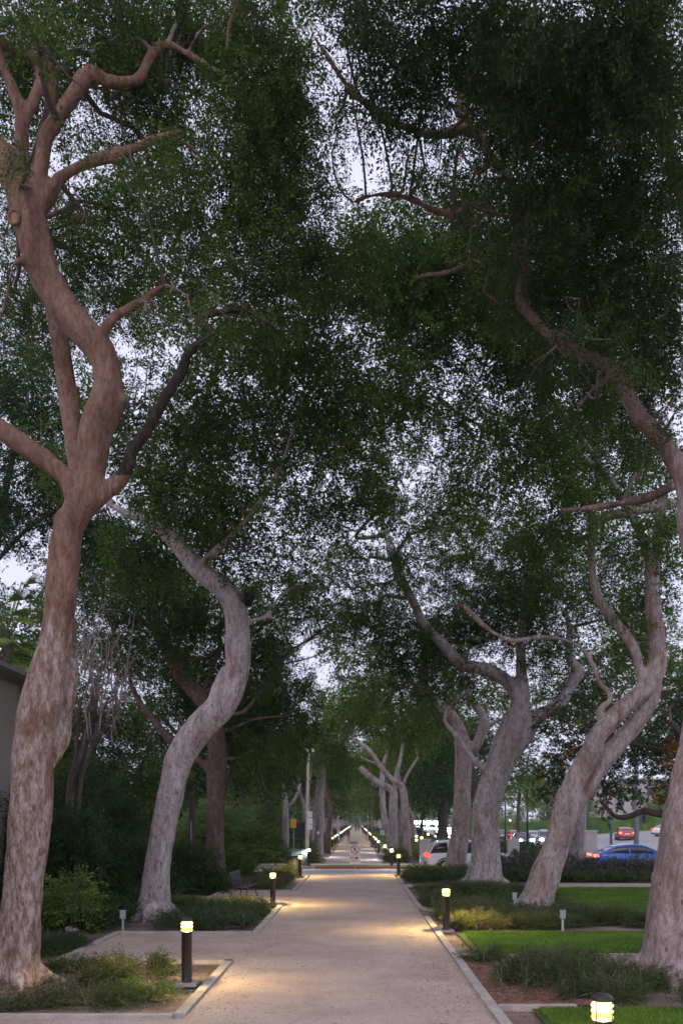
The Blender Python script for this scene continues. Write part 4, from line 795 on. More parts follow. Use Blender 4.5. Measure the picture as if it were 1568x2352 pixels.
# low wiry plants by the left trunk and the lamp
for a in [
 ('low wiry shrub in front of the left bollard, with a gold-green edge', -3.75, 14.7, .75, .55, .36, 'leaf_shrub'),
 ('wiry shrub mound left of the nearest left bollard, topmost in its bed', -3.9, 15.7, .6, .45, .50, 'leaf_shrub'),
 ('flat straggling shrub along the lower curb of the left bed', -3.9, 13.1, .75, .3, .14, 'leaf_shrub'),
 ('small green weed beside the foot of the nearest left bollard', -3.1, 13.6, .35, .3, .22, 'leaf_green'),
 ('sparse shrub between the left trunk and the lower curb', -5.0, 12.75, .45, .2, .08, 'leaf_shrub'),
 ('dark creeping shrub beside the gravel bay, left of the utility post', -6.2, 18.6, .6, 1.0, .3, 'leaf_d'),
 ('low dark shrub on the curb line right of the big left trunk', -5.0, 16.1, .5, .25, .15, 'leaf_shrub'),
 ('low ground shrub right of the second elm roots', -3.7, 23.4, 1.0, .6, .16, 'leaf_shrub'),
 ('low ground shrub at the curb before the bench bay', -3.3, 22.3, .6, .5, .14, 'leaf_shrub'),
 ('gold-lit shrub beside the bench bay bollard', -3.75, 28.1, .42, .4, .36, 'leaf_gold'),
 ('low shrub along the curb in front of the bench', -3.0, 25.6, .4, 1.4, .14, 'leaf_shrub'),
 ('spreading low shrub between second and third left elms', -5.2, 27.0, 1.2, 1.2, .36, 'leaf_shrub'),
 ('dark shrub at the left edge behind the roots', -7.6, 24.2, 1.0, .9, .5, 'leaf_d')]:
    shrub('ground_shrub', *a, group='low shrubs in the left beds', stems=16)
for a in [
 ('big wiry grey-green shrub spilling over the mulch by the right path edge', 3.1, 15.0, .8, .8, .62, 'leaf_shrub'),
 ('wiry shrub at the foot of the stout right trunk', 4.4, 14.6, .8, .6, .36, 'leaf_shrub'),
 ('dark shrub at the right frame edge under the stout trunk', 5.6, 13.3, .9, .6, .55, 'leaf_shrub'),
 ('small trailing shrub at the lawn corner by the right curb', 2.35, 17.1, .4, .3, .18, 'leaf_shrub'),
 ('straggly low shrub between mulch and front lawn', 3.7, 13.4, .7, .4, .3, 'leaf_shrub'),
 ('trailing shrub behind the wiry one, touching the lawn curb', 3.7, 16.4, .7, .4, .32, 'leaf_shrub'),
 ('broad dark shrub left of the twin-stemmed elm', 3.2, 24.6, 1.1, 1.3, .58, 'leaf_shrub'),
 ('gold-green shrub beside the right bollard', 2.9, 22.2, .75, .55, .5, 'leaf_gold'),
 ('low shrub in front of the twin-stemmed elm roots', 4.6, 22.6, 1.2, .6, .32, 'leaf_shrub'),
 ('spreading shrub right of the twin-stemmed elm', 6.3, 23.6, 1.2, .9, .5, 'leaf_shrub'),
 ('shrub at the lawn corner far right of the twin-stemmed elm', 7.5, 22.4, .9, .6, .3, 'leaf_shrub'),
 ('low shrub before the mowing curb, behind the right bollard', 2.7, 28.8, .6, 1.8, .45, 'leaf_shrub'),
 ('broad shrub around the flared base of the broad grey elm', 3.9, 31.5, 1.6, 1.8, .7, 'leaf_shrub'),
 ('shrub right of the flared grey elm base', 6.0, 31.5, .8, 1.6, .5, 'leaf_shrub'),
 ('low shrub left of the forked elm near the street corner', 3.3, 40.8, 1.2, 1.6, .75, 'leaf_shrub'),
 ('low shrub under the forked elm by the white car', 5.2, 41.5, 1.2, 1.6, .85, 'leaf_shrub')]:
    shrub('ground_shrub', *a, group='low shrubs in the right beds', stems=26)
# flowering mauve shrubs before the side street
for i, (x, l) in enumerate(((7.6, 'mauve-flecked flowering shrub right of the grey elm'), (9.6, 'mauve-flecked shrub under the pale gate pillar'), (11.8, 'mauve-flecked shrub below the blue car tail'), (14.0, 'mauve-flecked shrub below the blue car doors'), (16.2, 'mauve-flecked shrub behind the stout right trunk'))):
    shrub('flowering_shrub', l, x, 40.2 + .3 * (i % 2), 1.35, 1.0, 1.0, 'leaf_mauve', 'b', 2.6, group='mauve flowering shrubs before the side street', cat='shrub', stems=10, thr=.3)
shrub('flowering_shrub', 'dark shrub between the grey elm and the twin stems, below the white car bonnet', 6.6, 41.5, 1.2, 1.3, 1.05, 'leaf_shrub', 'b', 2.4)
# bushes at left, background
for a in [
 ('very large dark bush behind the second elm trunk', -9.6, 32, 2.6, 2.2, 4.4, 'leaf_d', 'b', 3.0), ('dark bush hiding the foot of the bare upright stems', -7.15, 22.9, .95, .8, 2.9, 'leaf_d', 'b', 3.0), ('tall dark bush right behind the orange elm trunk', -8.3, 25.5, 1.7, 1.5, 3.3, 'leaf_d', 'b', 3.0),
 ('dark bush between first and second left elms', -7.6, 29.5, 1.6, 1.4, 2.3, 'leaf_d', 'b', 3.0), ('big mid-green bush above the dark ones at left', -11.5, 37, 2.6, 2, 5.6, 'leaf_a', 'b', 2.6),
 ('dark low hedge bush behind the second elm', -6.9, 33.5, 2.0, 1.4, 1.7, 'leaf_d', 'b', 2.8), ('dark bush between second and third elm trunks', -5.9, 39.5, 1.5, 1.2, 1.4, 'leaf_a', 'b', 2.6),
 ('yellow-green feathery bush by the first orange trunk', -6.7, 21.6, .55, .5, 1.35, 'leaf_green', 'b', 1.6), ('small feathery green bush beside the big trunk foot', -7.3, 22.4, .7, .6, .9, 'leaf_green', 'b', 1.8)]:
    shrub('bush', *a, group=None, stems=12, thr=.3, cat='bush', freq=1.0)
for i, (x, y, rx, h, lf, l) in enumerate([(-8.6, 55.5, 2.0, 2.6, 'leaf_green', 'bright green bush behind the bench'), (-6.6, 57.0, 2.2, 2.5, 'leaf_green', 'bright green bush left of the yellow notice'), (-11.2, 56, 2.0, 2.2, 'leaf_green', 'green bush behind the brown-trunked elm'),
        (-9.6, 60, 3.0, 3.9, 'leaf_far', 'tall grey-green bush behind the bright ones'), (-6.0, 62, 2.4, 3.7, 'leaf_far', 'grey-green bush left of the lamp pole'), (-13.0, 58, 2.2, 2.0, 'leaf_c', 'olive bush far left across the street'),
        (-5.7, 41.5, .9, .9, 'leaf_gold', 'yellow-green tuft bush behind the brown trunk'), (-7.2, 43.5, 1.0, 1.1, 'leaf_green', 'pale green bush left of the brown trunk')]):
    shrub('bush', l, x, y, rx, 1.6, h, lf, 'g' if y > 50 else 'b', 2.6, group=None, cat='bush', stems=8, thr=.3, freq=.8)
# bright lit clumps beside white lamps
for x, y, l in ((-2.25 - 1.0, 56.6, 'bright yellow-green clump lit by the white lamp left of the far path'), (2.0 + .4, 57.6, 'bright yellow-green clump lit by the white lamp right of the far path'), (-3.7, 42.0, 'gold-lit plant clump at the left street corner')):
    shrub('bush', l, x, y, .7, .6, .95 if y > 50 else .4, 'leaf_gold', 'b', 2.4, cat='bush', stems=6, thr=.3)
# planted beds along the far path: low cover nobody could count
def cover(name, x0, x1, y0, y1, h, leaf, n, kind='g', seed=0):
    rs = np.random.RandomState(seed); p = np.stack([rs.uniform(x0, x1, n), rs.uniform(y0, y1, n), np.zeros(n)], 1)
    p[:, 2] = h * (.3 + .9 * vnoise(p * .9 + seed)) * rs.rand(n) ** .5
    mb = MB(); place(mb, kind, p, rs.uniform(0, 6.28, n), rs.normal(-.5, .4, n), rs.uniform(.7, 1.2, n), rs)
    tag(mb.build(name, [M[leaf], M['twig']]), kind='stuff'); return
cover('ground_cover', -8, FL - .85, 58.2, 130, .9, 'leaf_c', 5200, seed=1); cover('ground_cover', FR + .75, 7.5, 58.2, 130, .9, 'leaf_far', 6500, seed=2)
cover('ground_cover', -6, FL - .9, 130, 330, .7, 'leaf_d', 3500, 'f', seed=3); cover('ground_cover', FR + .8, 6, 130, 330, .7, 'leaf_d', 3500, 'f', seed=4)
cover('ground_cover', 5, 15, 56, 62, .6, 'leaf_d', 2600, seed=5); cover('ground_cover', 9, 15, 60, 100, .5, 'leaf_d', 3200, 'g', seed=6)
cover('ground_cover', -12, -5.9, 21.5, 31, .45, 'leaf_d', 9000, 'b', seed=7); cover('ground_cover', -4.9, -2.9, 35, 41.5, .2, 'leaf_shrub', 4200, 's', seed=8)
cover('ground_cover', -5.0, -2.6, 22, 28, .2, 'leaf_d', 3600, 's', seed=9); cover('ground_cover', -11, -5.6, 33, 42, .5, 'leaf_d', 6000, 'b', seed=10)
cover('ground_cover', 2.2, 6.4, 23, 35, .20, 'leaf_shrub', 9000, 's', seed=11); cover('ground_cover', 2.3, 16, 38.2, 44.5, .45, 'leaf_shrub', 5000, 'b', seed=12)
cover('ground_cover', -4.9, -2.9, 12.4, 16.0, .08, 'leaf_shrub', 260, 's', seed=13); cover('ground_cover', 2.2, 7, 13.2, 17.4, .14, 'leaf_shrub', 900, 's', seed=14)

cover('far_wood', -45, 12, 366, 384, 9, 'leaf_far', 5200, 'x', seed=21); cover('far_wood', -50, -11, 138, 150, 8, 'leaf_d', 5200, 'x', seed=22); cover('far_wood', 14, 60, 320, 340, 7, 'leaf_far', 3500, 'x', seed=23)
cover('far_wood', -60, -17, 66, 80, 6, 'leaf_d', 5200, 'x', seed=24)
def blades(name, x0, x1, y0, y1, n, h, mat='grass', seed=0, z=.02):
    rs = np.random.RandomState(seed); x = rs.uniform(x0, x1, n); y = rs.uniform(y0, y1, n); a = rs.uniform(0, 6.28, n); hh = h * rs.uniform(.6, 1.2, n); w_ = .006 + h * .05
    dx, dy = np.cos(a) * w_, np.sin(a) * w_; lx, ly = rs.normal(0, .35, n) * hh, rs.normal(0, .35, n) * hh
    V = np.stack([np.stack([x - dx, y - dy, np.full(n, z)], 1), np.stack([x + dx, y + dy, np.full(n, z)], 1), np.stack([x + lx, y + ly, z + hh], 1)], 1).reshape(-1, 3)
    mb = MB(); mb.add(V, None, np.arange(n * 3).reshape(-1, 3)); tag(mb.build(name, M[mat]), kind='stuff')
blades('grass', 2.45, 9, 17.75, 21.3, 85000, .055, seed=1); blades('grass', 2.5, 7.5, 10.2, 12.6, 60000, .05, seed=2)
blades('grass', 6.6, 13.5, 24.8, 35.6, 90000, .07, seed=3); blades('grass', -9, -3.0, 40.6, 45.1, 26000, .09, seed=4); blades('grass', -14, 17, 51.25, 53.0, 26000, .09, z=.05, seed=5)
blades('grass', 2.3, 5.5, 43.5, 45.2, 9000, .09, seed=6)
# fallen leaves and twigs
def litter(name, x0, x1, y0, y1, n, s, seed, z=.02):
    rs = np.random.RandomState(seed); c = np.stack([rs.uniform(x0, x1, n), rs.uniform(y0, y1, n), np.full(n, z)], 1); a = rs.uniform(0, 6.28, n); L = s * rs.uniform(.6, 1.3, n)
    u = np.stack([np.cos(a), np.sin(a), rs.uniform(-.2, .3, n)], 1) * L[:, None]; v = np.stack([-np.sin(a), np.cos(a), rs.uniform(-.2, .3, n)], 1) * L[:, None] * .45
    V = np.stack([c - u, c + v, c + u, c - v], 1).reshape(-1, 3); mb = MB(); mb.add(V, np.arange(n * 4).reshape(-1, 4)); tag(mb.build(name, M['litter']), kind='stuff')
litter('fallen_leaves', PR + .2, 3.2, 12.9, 17.4, 2200, .028, 1); litter('fallen_leaves', -8, -2.5, 12.2, 16.7, 900, .03, 2); litter('fallen_leaves', PL, PR, 11, 34, 1500, .02, 3); litter('fallen_leaves', PL, PL + .7, 11, 30, 700, .022, 13); litter('fallen_leaves', -5.4, PL, 17, 21, 500, .02, 14); litter('fallen_leaves', 2.4, 9, 9.5, 12.6, 260, .025, 15, .05); litter('fallen_leaves', 2.3, 9, 17.7, 21.3, 260, .03, 16, .05)
litter('fallen_leaves', -6, -2.5, 21.3, 28.8, 900, .035, 4); litter('fallen_leaves', PR - .9, PR - .02, 9, 24, 1700, .018, 5); litter('fallen_leaves', 2.2, 7, 21.3, 30, 700, .035, 6)

# clipped hedge beyond the boulevard
for x0, x1, y, h, l in ((14, 47, 128, 2.5, 'long clipped green hedge beyond the boulevard'), (47.6, 75, 126, 2.6, 'clipped hedge continuing to the right edge beyond the boulevard')):
    root = empty('hedge', ((x0 + x1) / 2, y, 0), label=l, cat='hedge'); mb = MB(); n = int((x1 - x0) * 45); rs = np.random.RandomState(int(x0)); xs = rs.uniform(x0, x1, n)
    zb = zr(xs, np.full(n, y * 1.)); p = np.stack([xs - (x0 + x1) / 2, rs.uniform(-.6, .6, n), zb + rs.uniform(0, h, n)], 1)
    place(mb, 'g', p, rs.uniform(0, 6.28, n), rs.uniform(-1.2, -.2, n), rs.uniform(.6, .9, n), rs); mb.build('foliage', [M['leaf_hedge'], M['twig']], root)
    co = MB(); nx = 30
    for i in range(nx):
        a = x0 + (x1 - x0) * i / nx; b = x0 + (x1 - x0) * (i + 1) / nx; zz = float(zr(a, y)); co.box(((a + b) / 2 - (x0 + x1) / 2, 0, zz + h / 2 - .1), (b - a, .9, h - .1))
    co.build('core', M['leaf_hedge'], root)
# fan palm at left
D = 30.; bx, by = (15 - VX) * D / F, D
root = empty('fan_palm', (bx, by, 0), label='fan palm with round pleated leaves above the house roof at left', cat='palm')
mb = MB(); mb.tube([(0, 0, 0), (.1, 0, 3), (0, 0, 8.9)], [.22, .18, .16], 12); mb.build('trunk', M['bark_dark'], root, True)
fm = MB(); rs = np.random.RandomState(9)
for i in range(46):
    a = rs.uniform(0, 6.28); el = rs.uniform(-.6, 1.2); L = rs.uniform(.9, 1.9); c = np.array([math.cos(a) * math.cos(el) * L, math.sin(a) * math.cos(el) * L, 8.9 + math.sin(el) * L - .5 * (i % 3)])
    fm.tube([(0, 0, 8.8 - .4 * (i % 3)), c * (.5, .5, 1) + (0, 0, .1), c], [.02, .018, .012], 4, 0)
    fw = c - np.array([0, 0, 8.8]); fw /= np.linalg.norm(fw); sd = np.cross(fw, (0, 0, 1.)); sd /= np.linalg.norm(sd) + 1e-6; up = np.cross(sd, fw)
    k = 22; rr = rs.uniform(.55, .8)
    for j in range(k):
        t = (j / (k - 1) - .5) * 3.6; d1 = fw * math.cos(t) + sd * math.sin(t); d2 = fw * math.cos(t + .16) + sd * math.sin(t + .16); e = c + d1 * rr + np.array([0, 0, -.16 * rr])
        fm.add([c, c + d1 * rr * .6 + up * .02, e, c + d2 * rr * .6 - up * .02], [(0, 1, 2, 3)], None, 0)
fm.build('fronds', M['leaf_palm'], root)

# house at left edge
hx, y0, y1, hh = -9.57, 6., 26., 6.45
root = empty('house', (hx - 5, 16, 0), label='dim plastered house with a shallow eave at the left edge', cat='house')
mb = MB(); mb.box((0, 0, hh / 2), (10, 20, hh)); mb.build('wall', M['wall_house'], root)
mb = MB(); mb.add([(-5.6, -10.6, hh + .02), (5.6, -10.6, hh + .02), (5.6, 10.6, hh + .02), (-5.6, 10.6, hh + .02), (0, -10.6, hh + 2.2), (0, 10.6, hh + 2.2), (-5.6, -10.6, hh + .2), (5.6, -10.6, hh + .2), (5.6, 10.6, hh + .2), (-5.6, 10.6, hh + .2)],
  [(0, 3, 2, 1), (1, 2, 8, 7), (7, 8, 5, 4), (4, 5, 9, 6), (6, 9, 3, 0)], [(0, 1, 7), (0, 7, 4), (0, 4, 6), (2, 3, 8), (3, 9, 8), (9, 5, 8)]); rf = mb.build('roof', M['eave'], root)
mb = MB(); mb.box((5.68, 0, hh + .1), (.14, 21.3, .13)); mb.tube([(5.1, 9.8, hh), (5.1, 9.8, 0)], .045, 8); mb.build('gutter', M['eave'], rf)
for yy in (2.0, -5.0):
    mb = MB(); mb.box((5.0, yy, 4.6), (.12, 1.5, 1.5)); wd = mb.build('window', M['eave'], root); mb = MB(); mb.box((5.05, yy, 4.6), (.08, 1.3, 1.3)); mb.build('pane', M['glass'], wd)
# climbing plant on the house corner
mb = MB(); rs = np.random.RandomState(3); n = 500; p = np.stack([rs.uniform(.02, .3, n), rs.uniform(-3, 3, n), rs.uniform(.2, 5.6, n)], 1); k = vnoise(p * 1.3); p = p[k > .5]
place(mb, 'b', p, rs.uniform(-1, 1, len(p)), rs.uniform(-.5, 1, len(p)), rs.uniform(.6, 1, len(p)), rs)
tag(mb.build('climbing_plant', [M['leaf_d'], M['twig']], loc=(hx, 22.5, 0)), 'dark climbing plant on the plastered house wall', 'climber')
# far buildings behind the hedge, mostly screened
for x, y, w_, d_, h_, col, l in ((58, 190, 20, 14, 10, 'stucco', 'pale pinkish building far behind the hedge'), (72, 185, 20, 14, 9, 'stucco', 'pale building beyond the hedge at the right edge'), (-30, 95, 16, 10, 5, 'wall_house', 'dim low building behind the left bushes')):
    root = empty('building', (x, y, .5), label=l, cat='building'); mb = MB(); mb.box((0, 0, h_ / 2), (w_, d_, h_)); mb.build('wall', M[col], root)
    mb = MB(); mb.box((0, 0, h_ + .25), (w_ + .8, d_ + .8, .5)); mb.box((0, 0, h_ + .7), (w_ * .8, d_ * .8, .5), 0, None, .7); mb.build('roof', M['eave'], root)
    for i in range(int(w_ / 3)):
        for z in (1.8, 5.2, 8.2):
            if z < h_ - 1: mb = MB(); mb.box((-w_ / 2 + 1.6 + i * 3, -d_ / 2 - .02, z), (1.3, .1, 1.5)); mb.build('window', M['glass'], root)
# ---------------------------------------------------------------- bollards
def make_bollard(lens='lens_warm', hot='lens_hot', h=1.07):
    root = empty('path_bollard')
    mb = MB(); mb.lathe([(0, 0), (.088, 0), (.088, .02), (.083, .03), (.083, h - .26), (.092, h - .255), (.092, h - .235), (0, h - .235)], 24); mb.build('pole', M['black_metal'], root, True)
    mb = MB(); mb.box((0, 0, .0), (.36, .36, .05)); mb.build('base_pad', M['concrete'], root)
    for k in range(3):
        z = h - .225 + k * .052; mb = MB(); mb.lathe([(.070, z), (.096, z + .006), (.098, z + .014), (.078, z + .046), (.068, z + .046)], 24); mb.build('lens_ring', M[hot if k > 0 else lens], root, True)
    mb = MB(); mb.lathe([(.090, h - .07), (.100, h - .066), (.100, h - .05), (.085, h - .025), (.05, h - .004), (0, h)], 24); mb.lathe([(.100, h - .066), (.02, h - .06)], 24); mb.build('cap', M['black_metal'], root, True)
    for k in range(4):
        a = R(45 + 90 * k); mb = MB(); mb.tube([(.097 * math.cos(a), .097 * math.sin(a), h - .25), (.097 * math.cos(a), .097 * math.sin(a), h - .06)], .006, 6); mb.build('rod', M['black_metal'], root)
    return root
warm = make_bollard(); cool = make_bollard('lens_cool', 'lens_cool'); pale = make_bollard('lens_pale', 'lens_pale')
usedb = {}
def bollard(x, y, kind, label, group, light=0, z=0.012):
    src = {'warm': warm, 'cool': cool, 'pale': pale}[kind]
    o = src if kind not in usedb else copy_tree(src); usedb[kind] = 1
    if y > 100: 
        for c in list(o.children):
            if c.name.startswith(('rod', 'base')) and o is not src: bpy.data.objects.remove(c)
    o.location = (x, y, z); tag(o, label, 'bollard', group); o.rotation_euler[2] = 0
    if light:
        ld = bpy.data.lights.new('bollard_light', 'SPOT'); ld.energy = light; ld.shadow_soft_size = .03; ld.spot_size = R(166); ld.spot_blend = .3
        ld.color = (1, .72, .28) if kind == 'warm' else ((.95, .97, 1) if kind == 'cool' else (1, .85, .55))
        lo = bpy.data.objects.new('bollard_light', ld); COL.objects.link(lo); lo.parent = o; lo.location = (0, 0, 1.0)
gL, gR = 'bollards left of the path', 'bollards right of the path'
bollard(-2.72, 14.6, 'warm', 'black bollard lamp at the gravel bay, nearest on the left', gL, 300)
bollard(-2.62, 28.4, 'warm', 'black bollard lamp beside the bench', gL, 270)
bollard(-2.68, 43.0, 'warm', 'bollard lamp in front of the black bin before the street', gL, 270)
bollard(2.17, 8.1, 'warm', 'bollard lamp at the bottom right, only its glowing head in view', gR, 234)
bollard(2.11, 21.7, 'warm', 'bollard lamp at the lawn corner right of the path', gR, 220)
bollard(2.0, 44.2, 'warm', 'warm bollard lamp at the right street corner', gR, 260)
bollard(-2.75, 51.9, 'cool', 'white bollard lamp across the street, right of the bin', gL, 234, .06)
bollard(1.95, 51.6, 'cool', 'white bollard lamp across the street, just behind the warm corner one', gR, 182, .06)
bollard(1.85, 61, 'cool', 'white bollard lamp right of the far path by the yellow-green clump', gR, 286, .05)
bollard(-2.6, 65, 'cool', 'white bollard lamp left of the far path by the waste station', gL, 234, .05)
y = 75.; i = 0
seqR = ['warm', 'pale', 'cool', 'pale', 'warm', 'cool', 'pale', 'cool']
ordn = ['third', 'fourth', 'fifth', 'sixth', 'seventh', 'eighth', 'ninth', 'tenth', 'eleventh', 'twelfth']
while y < 330:
    for s_, x in ((0, -2.45), (1, 1.75)):
        yy = y + (5 if s_ == 0 else 0); side = 'left' if s_ == 0 else 'right'
        lbl = f'small glowing bollard, {ordn[i]} beyond the street on the {side}' if i < 10 else f'tiny glowing bollard far along the {side} side of the path'
        bollard(x, yy, seqR[(i * 3 + s_ * 2) % 8], lbl, (gL if s_ == 0 else gR) if i < 10 else f'tiny far bollards on the {side}', 180 if yy < 120 else 0, .05)
    y += 11 if y < 150 else 14; i += 1

# ---------------------------------------------------------------- bench
root = empty('park_bench', (-3.95, 31.0, .012), R(-4), label='black metal bench facing the path from the left bay', cat='bench')
# bench runs along local Y, faces +X
mb = MB()
for k in range(17): z0 = .44
for yy in np.linspace(-.82, .82, 30): mb.box((.18, yy, .435), (.44, .034, .012))
mb.box((.40, 0, .43), (.04, 1.72, .03)); mb.box((-.04, 0, .43), (.04, 1.72, .03)); mb.build('seat', M['black_metal'], root)
mb = MB()
for yy in np.linspace(-.82, .82, 30): mb.box((-.16, yy, .68), (.012, .034, .42), 0, (R(-16), 'Y'))
mb.box((-.22, 0, .885), (.05, 1.72, .05)); mb.box((-.10, 0, .48), (.03, 1.72, .04)); mb.build('backrest', M['black_metal'], root)
for yy in (-.86, .86):
    mb = MB(); mb.tube([(-.08, yy, .44), (-.13, yy, .60), (-.24, yy, .93)], [.026, .024, .02], 8); mb.tube([(-.18, yy, .0), (-.15, yy, .2), (-.07, yy, .44)], [.024, .022, .026], 8); mb.build('leg', M['black_metal'], root, True)
    mb = MB(); mb.tube([(.47, yy, .0), (.40, yy, .03), (.36, yy, .2), (.40, yy, .36), (.40, yy, .44), (.46, yy, .56), (.43, yy, .66)], [.022, .022, .022, .024, .024, .02, .022], 8); mb.tube([(-.1, yy, .42), (.4, yy, .42)], .02, 6); mb.build('leg', M['black_metal'], root, True)
    mb = MB(); p, r = crspline([(-.20, yy, .72), (-.05, yy, .645), (.2, yy, .655), (.43, yy, .675), (.50, yy, .64), (.47, yy, .60)], [.022, .024, .026, .026, .022, .018], .06); mb.tube(p, r, 8); mb.build('armrest', M['black_metal'], root, True)

# ---------------------------------------------------------------- bin
root = empty('litter_bin', (-3.05, 46.6 - 2.4, 0), label='black slatted litter bin behind the warm bollard at the left street corner', cat='bin')
mb = MB(); mb.lathe([(0, .03), (.29, .03), (.30, .10), (.30, .12), (.28, .12), (.28, .80), (.32, .80)], 28); mb.build('liner', M['bin_metal'], root)
mb = MB()
for k in range(28):
    a = 2 * math.pi * k / 28; mb.tube([(.30 * math.cos(a), .30 * math.sin(a), .05), (.305 * math.cos(a), .305 * math.sin(a), .5), (.33 * math.cos(a), .33 * math.sin(a), .86)], .012, 5)
mb.lathe([(.29, .04), (.33, .04), (.33, .08), (.29, .08)], 28); mb.build('slat_basket', M['bin_metal'], root)
mb = MB(); mb.lathe([(.32, .86), (.36, .87), (.36, .93), (.33, .94), (.16, .94), (.16, .90)], 28); mb.build('rim', M['bin_metal'], root, True)

# ---------------------------------------------------------------- small posts, boxes
def post_light(x, y, label, h=.5):
    root = empty('utility_post', (x, y, 0), label=label, cat='utility post', group='grey utility posts in the beds')
    mb = MB(); mb.tube([(0, 0, 0), (0, 0, h - .16)], .028, 10); mb.box((0, 0, .012), (.2, .14, .03)); mb.build('post', M['grey_plastic'], root)
    mb = MB(); mb.box((0, 0, h - .09), (.12, .08, .18)); mb.box((0, -.045, h - .09), (.09, .012, .13)); mb.box((0, 0, h + .008), (.14, .10, .016)); mb.build('outlet_box', M['grey_plastic'], root)
post_light((282 - VX) * 21.5 / F, 21.5, 'grey utility post on the curb before the second left elm')
post_light((1292 - VX) * 21.5 / F, 21.5, 'grey utility post at the back of the right lawn')
post_light((1181 - VX) * 25.3 / F, 25.3, 'small grey utility post left of the twin-stemmed elm roots', .62)
mb = MB(); b_ = bmesh.new(); bmesh.ops.create_icosphere(b_, subdivisions=3, radius=.17)
for v in b_.verts: v.co += v.normal * (noise.noise(v.co * 5) * .06); v.co.z *= .45
me = bpy.data.meshes.new('rock'); b_.to_mesh(me); b_.free(); me.materials.append(M['sidewalk']); o = bpy.data.objects.new('rock', me); COL.objects.link(o); o.location = (-6.75, 21.6, .06); tag(o, 'pale flat rock lying right of the big left trunk', 'rock')
# utility cabinet
root = empty('utility_cabinet', ((688 - VX) * 52.4 / F, 52.4, .05), label='grey-green utility cabinet with a flat top behind the bin', cat='cabinet')
mb = MB(); mb.box((0, 0, .45), (.96, .5, .9)); mb.build('body', M['box_green'], root)
mb = MB(); mb.box((0, 0, .94), (1.06, .6, .07), 0, None, .96); mb.build('lid', M['box_green'], root)
mb = MB(); mb.box((-.24, -.256, .45), (.44, .012, .76)); mb.build('door', M['box_green'], root); mb = MB(); mb.box((.24, -.256, .45), (.44, .012, .76)); mb.build('door', M['box_green'], root)
def pillar(x, y, w_, h_, label):
    root = empty('gate_pillar', (x, y, .02), label=label, cat='pillar', group='pale gate pillars at the side street')
    mb = MB(); mb.box((0, 0, h_ / 2), (w_, w_, h_)); mb.build('shaft', M['pillar'], root); mb = MB(); mb.box((0, 0, h_ + .04), (w_ + .09, w_ + .09, .08), 0, None, .95); mb.build('cap', M['pillar'], root)
pillar((975.5 - VX) * 53 / F, 53, .58, 1.5, 'pale square pillar left of the white car')
pillar((1178 - VX) * 53 / F, 53, .62, 1.5, 'pale square pillar behind the white car bonnet')
pillar((1350 - VX) * 53.2 / F, 53.2, .86, 2.0, 'widest pale pillar, behind the tail of the blue car')
mb = MB(); mb.box((0, 0, .25), (.36, .3, .5)); mb.box((0, 0, .52), (.4, .34, .05)); tag(mb.build('meter_box', M['grey_plastic'], loc=((972 - VX) * 51.9 / F, 51.9, .05)), 'small grey meter box before the left pillar', 'meter box')

# ---------------------------------------------------------------- signs and poles
def text(s, size, mat, parent, loc, name='lettering', ax='CENTER'):
    c = bpy.data.curves.new(name, 'FONT'); c.body = s; c.size = size; c.align_x = ax; c.align_y = 'CENTER'; c.extrude = .002
    o = bpy.data.objects.new(name, c); COL.objects.link(o); dg = bpy.context.evaluated_depsgraph_get(); me = bpy.data.meshes.new_from_object(o.evaluated_get(dg)); bpy.data.objects.remove(o)
    me.materials.clear(); me.materials.append(M[mat]); o = bpy.data.objects.new(name, me); COL.objects.link(o); o.parent = parent; o.location = loc; o.rotation_euler = (R(90), 0, 0); return o
X = (815 - VX) * 45.5 / F
root = empty('crossing_sign', (X, 45.5, -.03), label='no pedestrian crossing sign with an arrow plate, on a post mid-path at the street', cat='sign')
mb = MB(); mb.tube([(0, .03, 0), (0, .03, 1.66)], .026, 8); mb.box((0, .03, .02), (.14, .14, .03)); mb.build('post', M['grey_metal'], root)
mb = MB(); mb.box((-.0, 0, 1.24), (.52, .012, .54)); pn = mb.build('symbol_panel', M['white_sign'], root)
mb = MB(); a_ = np.linspace(0, 2 * math.pi, 41)[:-1]; V = []
for rr in (.225, .185):
    for yy in (-.0065, -.0105): V += [(rr * math.cos(t), yy, 1.24 + rr * math.sin(t)) for t in a_]
n = 40; Q = []
for i in range(n):
    j = (i + 1) % n; Q += [(n + i, n + j, 3 * n + j, 3 * n + i), (i, j, n + j, n + i), (2 * n + i, 3 * n + i, 3 * n + j, 2 * n + j)]
mb.add(V, Q); mb.box((0, -.012, 1.24), (.385, .004, .036), 0, (R(45), 'Y')); mb.build('red_ring', M['sign_red'], pn)
mb = MB()   # walking figure
mb.lathe([(0, -.002), (.026, -.002), (.026, .002), (0, .002)], 14); mb.v[-1][:] = mb.v[-1][:, [0, 2, 1]] + np.array([.005, -.009, 1.365], np.float32)
for a, b, t in (((.0, 1.335), (-.005, 1.25), .030), ((-.005, 1.25), (-.06, 1.16), .017), ((-.06, 1.16), (-.09, 1.12), .015), ((0, 1.25), (.04, 1.18), .017), ((.04, 1.18), (.06, 1.11), .015), ((0, 1.33), (-.06, 1.28), .013), ((0, 1.33), (.055, 1.27), .013)):
    mb.tube([(a[0], -.009, a[1]), (b[0], -.009, b[1])], t, 5)
    mb.v[-1][:, 1] = -.009 + (mb.v[-1][:, 1] + .009) * .1
mb.build('walking_figure', M['sign_black'], pn)
mb = MB(); mb.box((0, 0, .745), (.52, .012, .40)); ap = mb.build('arrow_panel', M['white_sign'], root)
mb = MB(); mb.prism([(.0, .80), (.09, .80), (.09, .765), (.17, .825), (.09, .885), (.09, .85), (.0, .85)], -.012, -.007); mb.build('arrow', M['sign_black'], ap)
